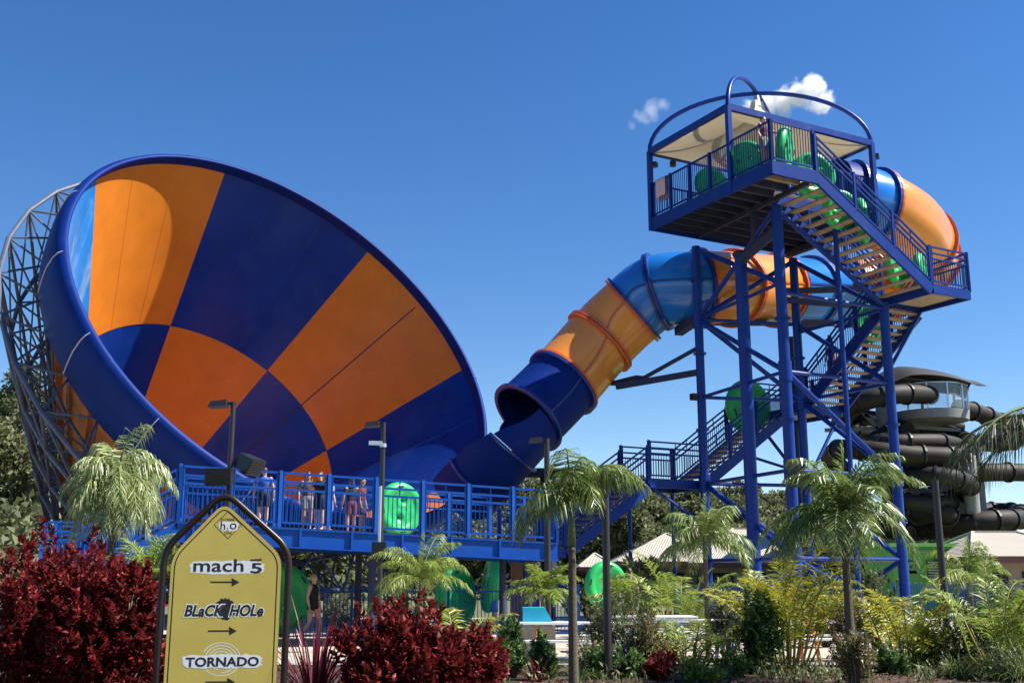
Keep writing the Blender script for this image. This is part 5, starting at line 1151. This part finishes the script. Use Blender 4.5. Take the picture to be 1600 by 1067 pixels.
for px, yy in spots:
    k = r.choice((0, 0, 1, 2, 2, 3)); reg = next((n_ for lim, n_ in REG if px < lim), REG[-1][1]); bandn = 'low on the slope' if yy < 105 else 'halfway up the slope' if yy < 140 else 'near the ridge'; o = protos[k] if us[k] == 0 else copy_tree(protos[k]); us[k] += 1
    x = (px - 800) / F * yy; o.location = (x, yy, hillz(x, yy) - .3); o.rotation_euler.z = r.uniform(0, 6.28); s_ = r.uniform(.7, 1.15); o.scale = (s_, s_, s_ * r.uniform(.85, 1.1)); o['label'] = TL[k] + ' ' + bandn + ' ' + reg; o['group'] = 'gum trees: ' + o['label']
n = 34000; yy = rng.uniform(74, 190, n); px = np.where(rng.random(n) < .12, rng.uniform(-60, 90, n), rng.uniform(330, 1620, n)); lm = px < 100; yy = np.where(lm, rng.uniform(55, 135, n), yy); X = (px - 800) / F * yy
Z = np.array([hillz(a, c) for a, c in zip(X, yy)]) - .3 + np.abs(rng.normal(size=n)) * .7; d = rng.normal(size=(n, 3)); d[:, 2] += .5
tag(np_mesh('understorey', leaves_np(np.stack([X, yy, Z], 1), d, .75, .5, rng), quads(n), LF['gum2']), 'dense scrub covering the hillside under the gum trees', 'scrub', kind='stuff')

# ------------------------------------------------------------------ clouds
def cloud(px, py, Y, lobes, label, seed, dens):
    c = at(px, py, Y); b = MB()
    for dx, dz, rr in lobes: b.ell((dx, 0, dz), (rr * 1.25, rr * 1.1, rr * 1.15), 16, 10)
    me = fuse(b, max(q[2] for q in lobes) / 8, 2); o = bpy.data.objects.new('cloud', me); COL.objects.link(o); o.location = c; tag(o, label, 'cloud', kind=None)
    m = bpy.data.materials.new('cloud_vapour'); m.use_nodes = True; nt = m.node_tree; N, L = nt.nodes, nt.links; N.remove(N['Principled BSDF'])
    v = N.new('ShaderNodeVolumePrincipled'); v.inputs['Color'].default_value = (1, 1, 1, 1); v.inputs['Anisotropy'].default_value = .1; tc = N.new('ShaderNodeTexCoord'); nz = N.new('ShaderNodeTexNoise')
    nz.inputs['Scale'].default_value = .07; nz.inputs['Detail'].default_value = 7; nz.inputs['Roughness'].default_value = .68; mp = N.new('ShaderNodeMapping'); mp.inputs['Location'].default_value = (seed * 13, seed * 7, seed)
    L.new(tc.outputs['Object'], mp.inputs[0]); L.new(mp.outputs[0], nz.inputs['Vector']); last = None
    for dx, dz, rr in lobes:                      # soft ball round each lobe, the largest of them wins
        vd = N.new('ShaderNodeVectorMath'); vd.operation = 'DISTANCE'; vd.inputs[1].default_value = (dx, 0, dz); L.new(tc.outputs['Object'], vd.inputs[0])
        mr = N.new('ShaderNodeMapRange'); mr.inputs[1].default_value = 0; mr.inputs[2].default_value = rr * 1.12; mr.inputs[3].default_value = 1; mr.inputs[4].default_value = 0; L.new(vd.outputs['Value'], mr.inputs[0])
        if last is None: last = mr.outputs[0]
        else: mxn = N.new('ShaderNodeMath'); mxn.operation = 'MAXIMUM'; L.new(last, mxn.inputs[0]); L.new(mr.outputs[0], mxn.inputs[1]); last = mxn.outputs[0]
    ad = N.new('ShaderNodeMath'); ad.operation = 'MULTIPLY_ADD'; ad.inputs[1].default_value = 2.2; L.new(nz.outputs['Fac'], ad.inputs[0]); L.new(last, ad.inputs[2])
    m3 = N.new('ShaderNodeMapRange'); m3.inputs[1].default_value = 1.42; m3.inputs[2].default_value = 2.1; m3.inputs[3].default_value = 0; m3.inputs[4].default_value = dens; L.new(ad.outputs[0], m3.inputs[0])
    ed = N.new('ShaderNodeMapRange'); ed.inputs[1].default_value = 0; ed.inputs[2].default_value = .25; L.new(last, ed.inputs[0]); ml = N.new('ShaderNodeMath'); ml.operation = 'MULTIPLY'; L.new(m3.outputs[0], ml.inputs[0]); L.new(ed.outputs[0], ml.inputs[1])
    L.new(ml.outputs[0], v.inputs['Density']); L.new(v.outputs[0], N['Material Output'].inputs['Volume']); me.materials.append(m)
cloud(1240, 152, 800, [(-22, -6, 12), (-8, -4, 14), (4, 2, 16), (14, 8, 16), (22, -3, 13), (-36, -10, 9)], 'bright white puffy cloud behind the tower roof arch', 1, .3)
cloud(1012, 178, 800, [(-5, -3, 10), (3, 3, 11), (12, 7, 8), (-12, -9, 7)], 'thin wispy cloud left of the tower roof', 2, .05)
bslide([(1500, 668, 63), (1450, 658, 62), (1400, 668, 60), (1370, 688, 57.5), (1400, 690, 56), (1470, 690, 57), (1500, 700, 60), (1480, 722, 62), (1420, 726, 61), (1380, 735, 58)], .40, 'thin black tube slide threaded between the upper loops')
bslide([(1385, 775, 57), (1430, 786, 56), (1480, 785, 57), (1498, 796, 60), (1470, 790, 63), (1400, 812, 62), (1370, 822, 59), (1420, 836, 57)], .42, 'thin black tube slide among the lowest bends behind the kiosk post')
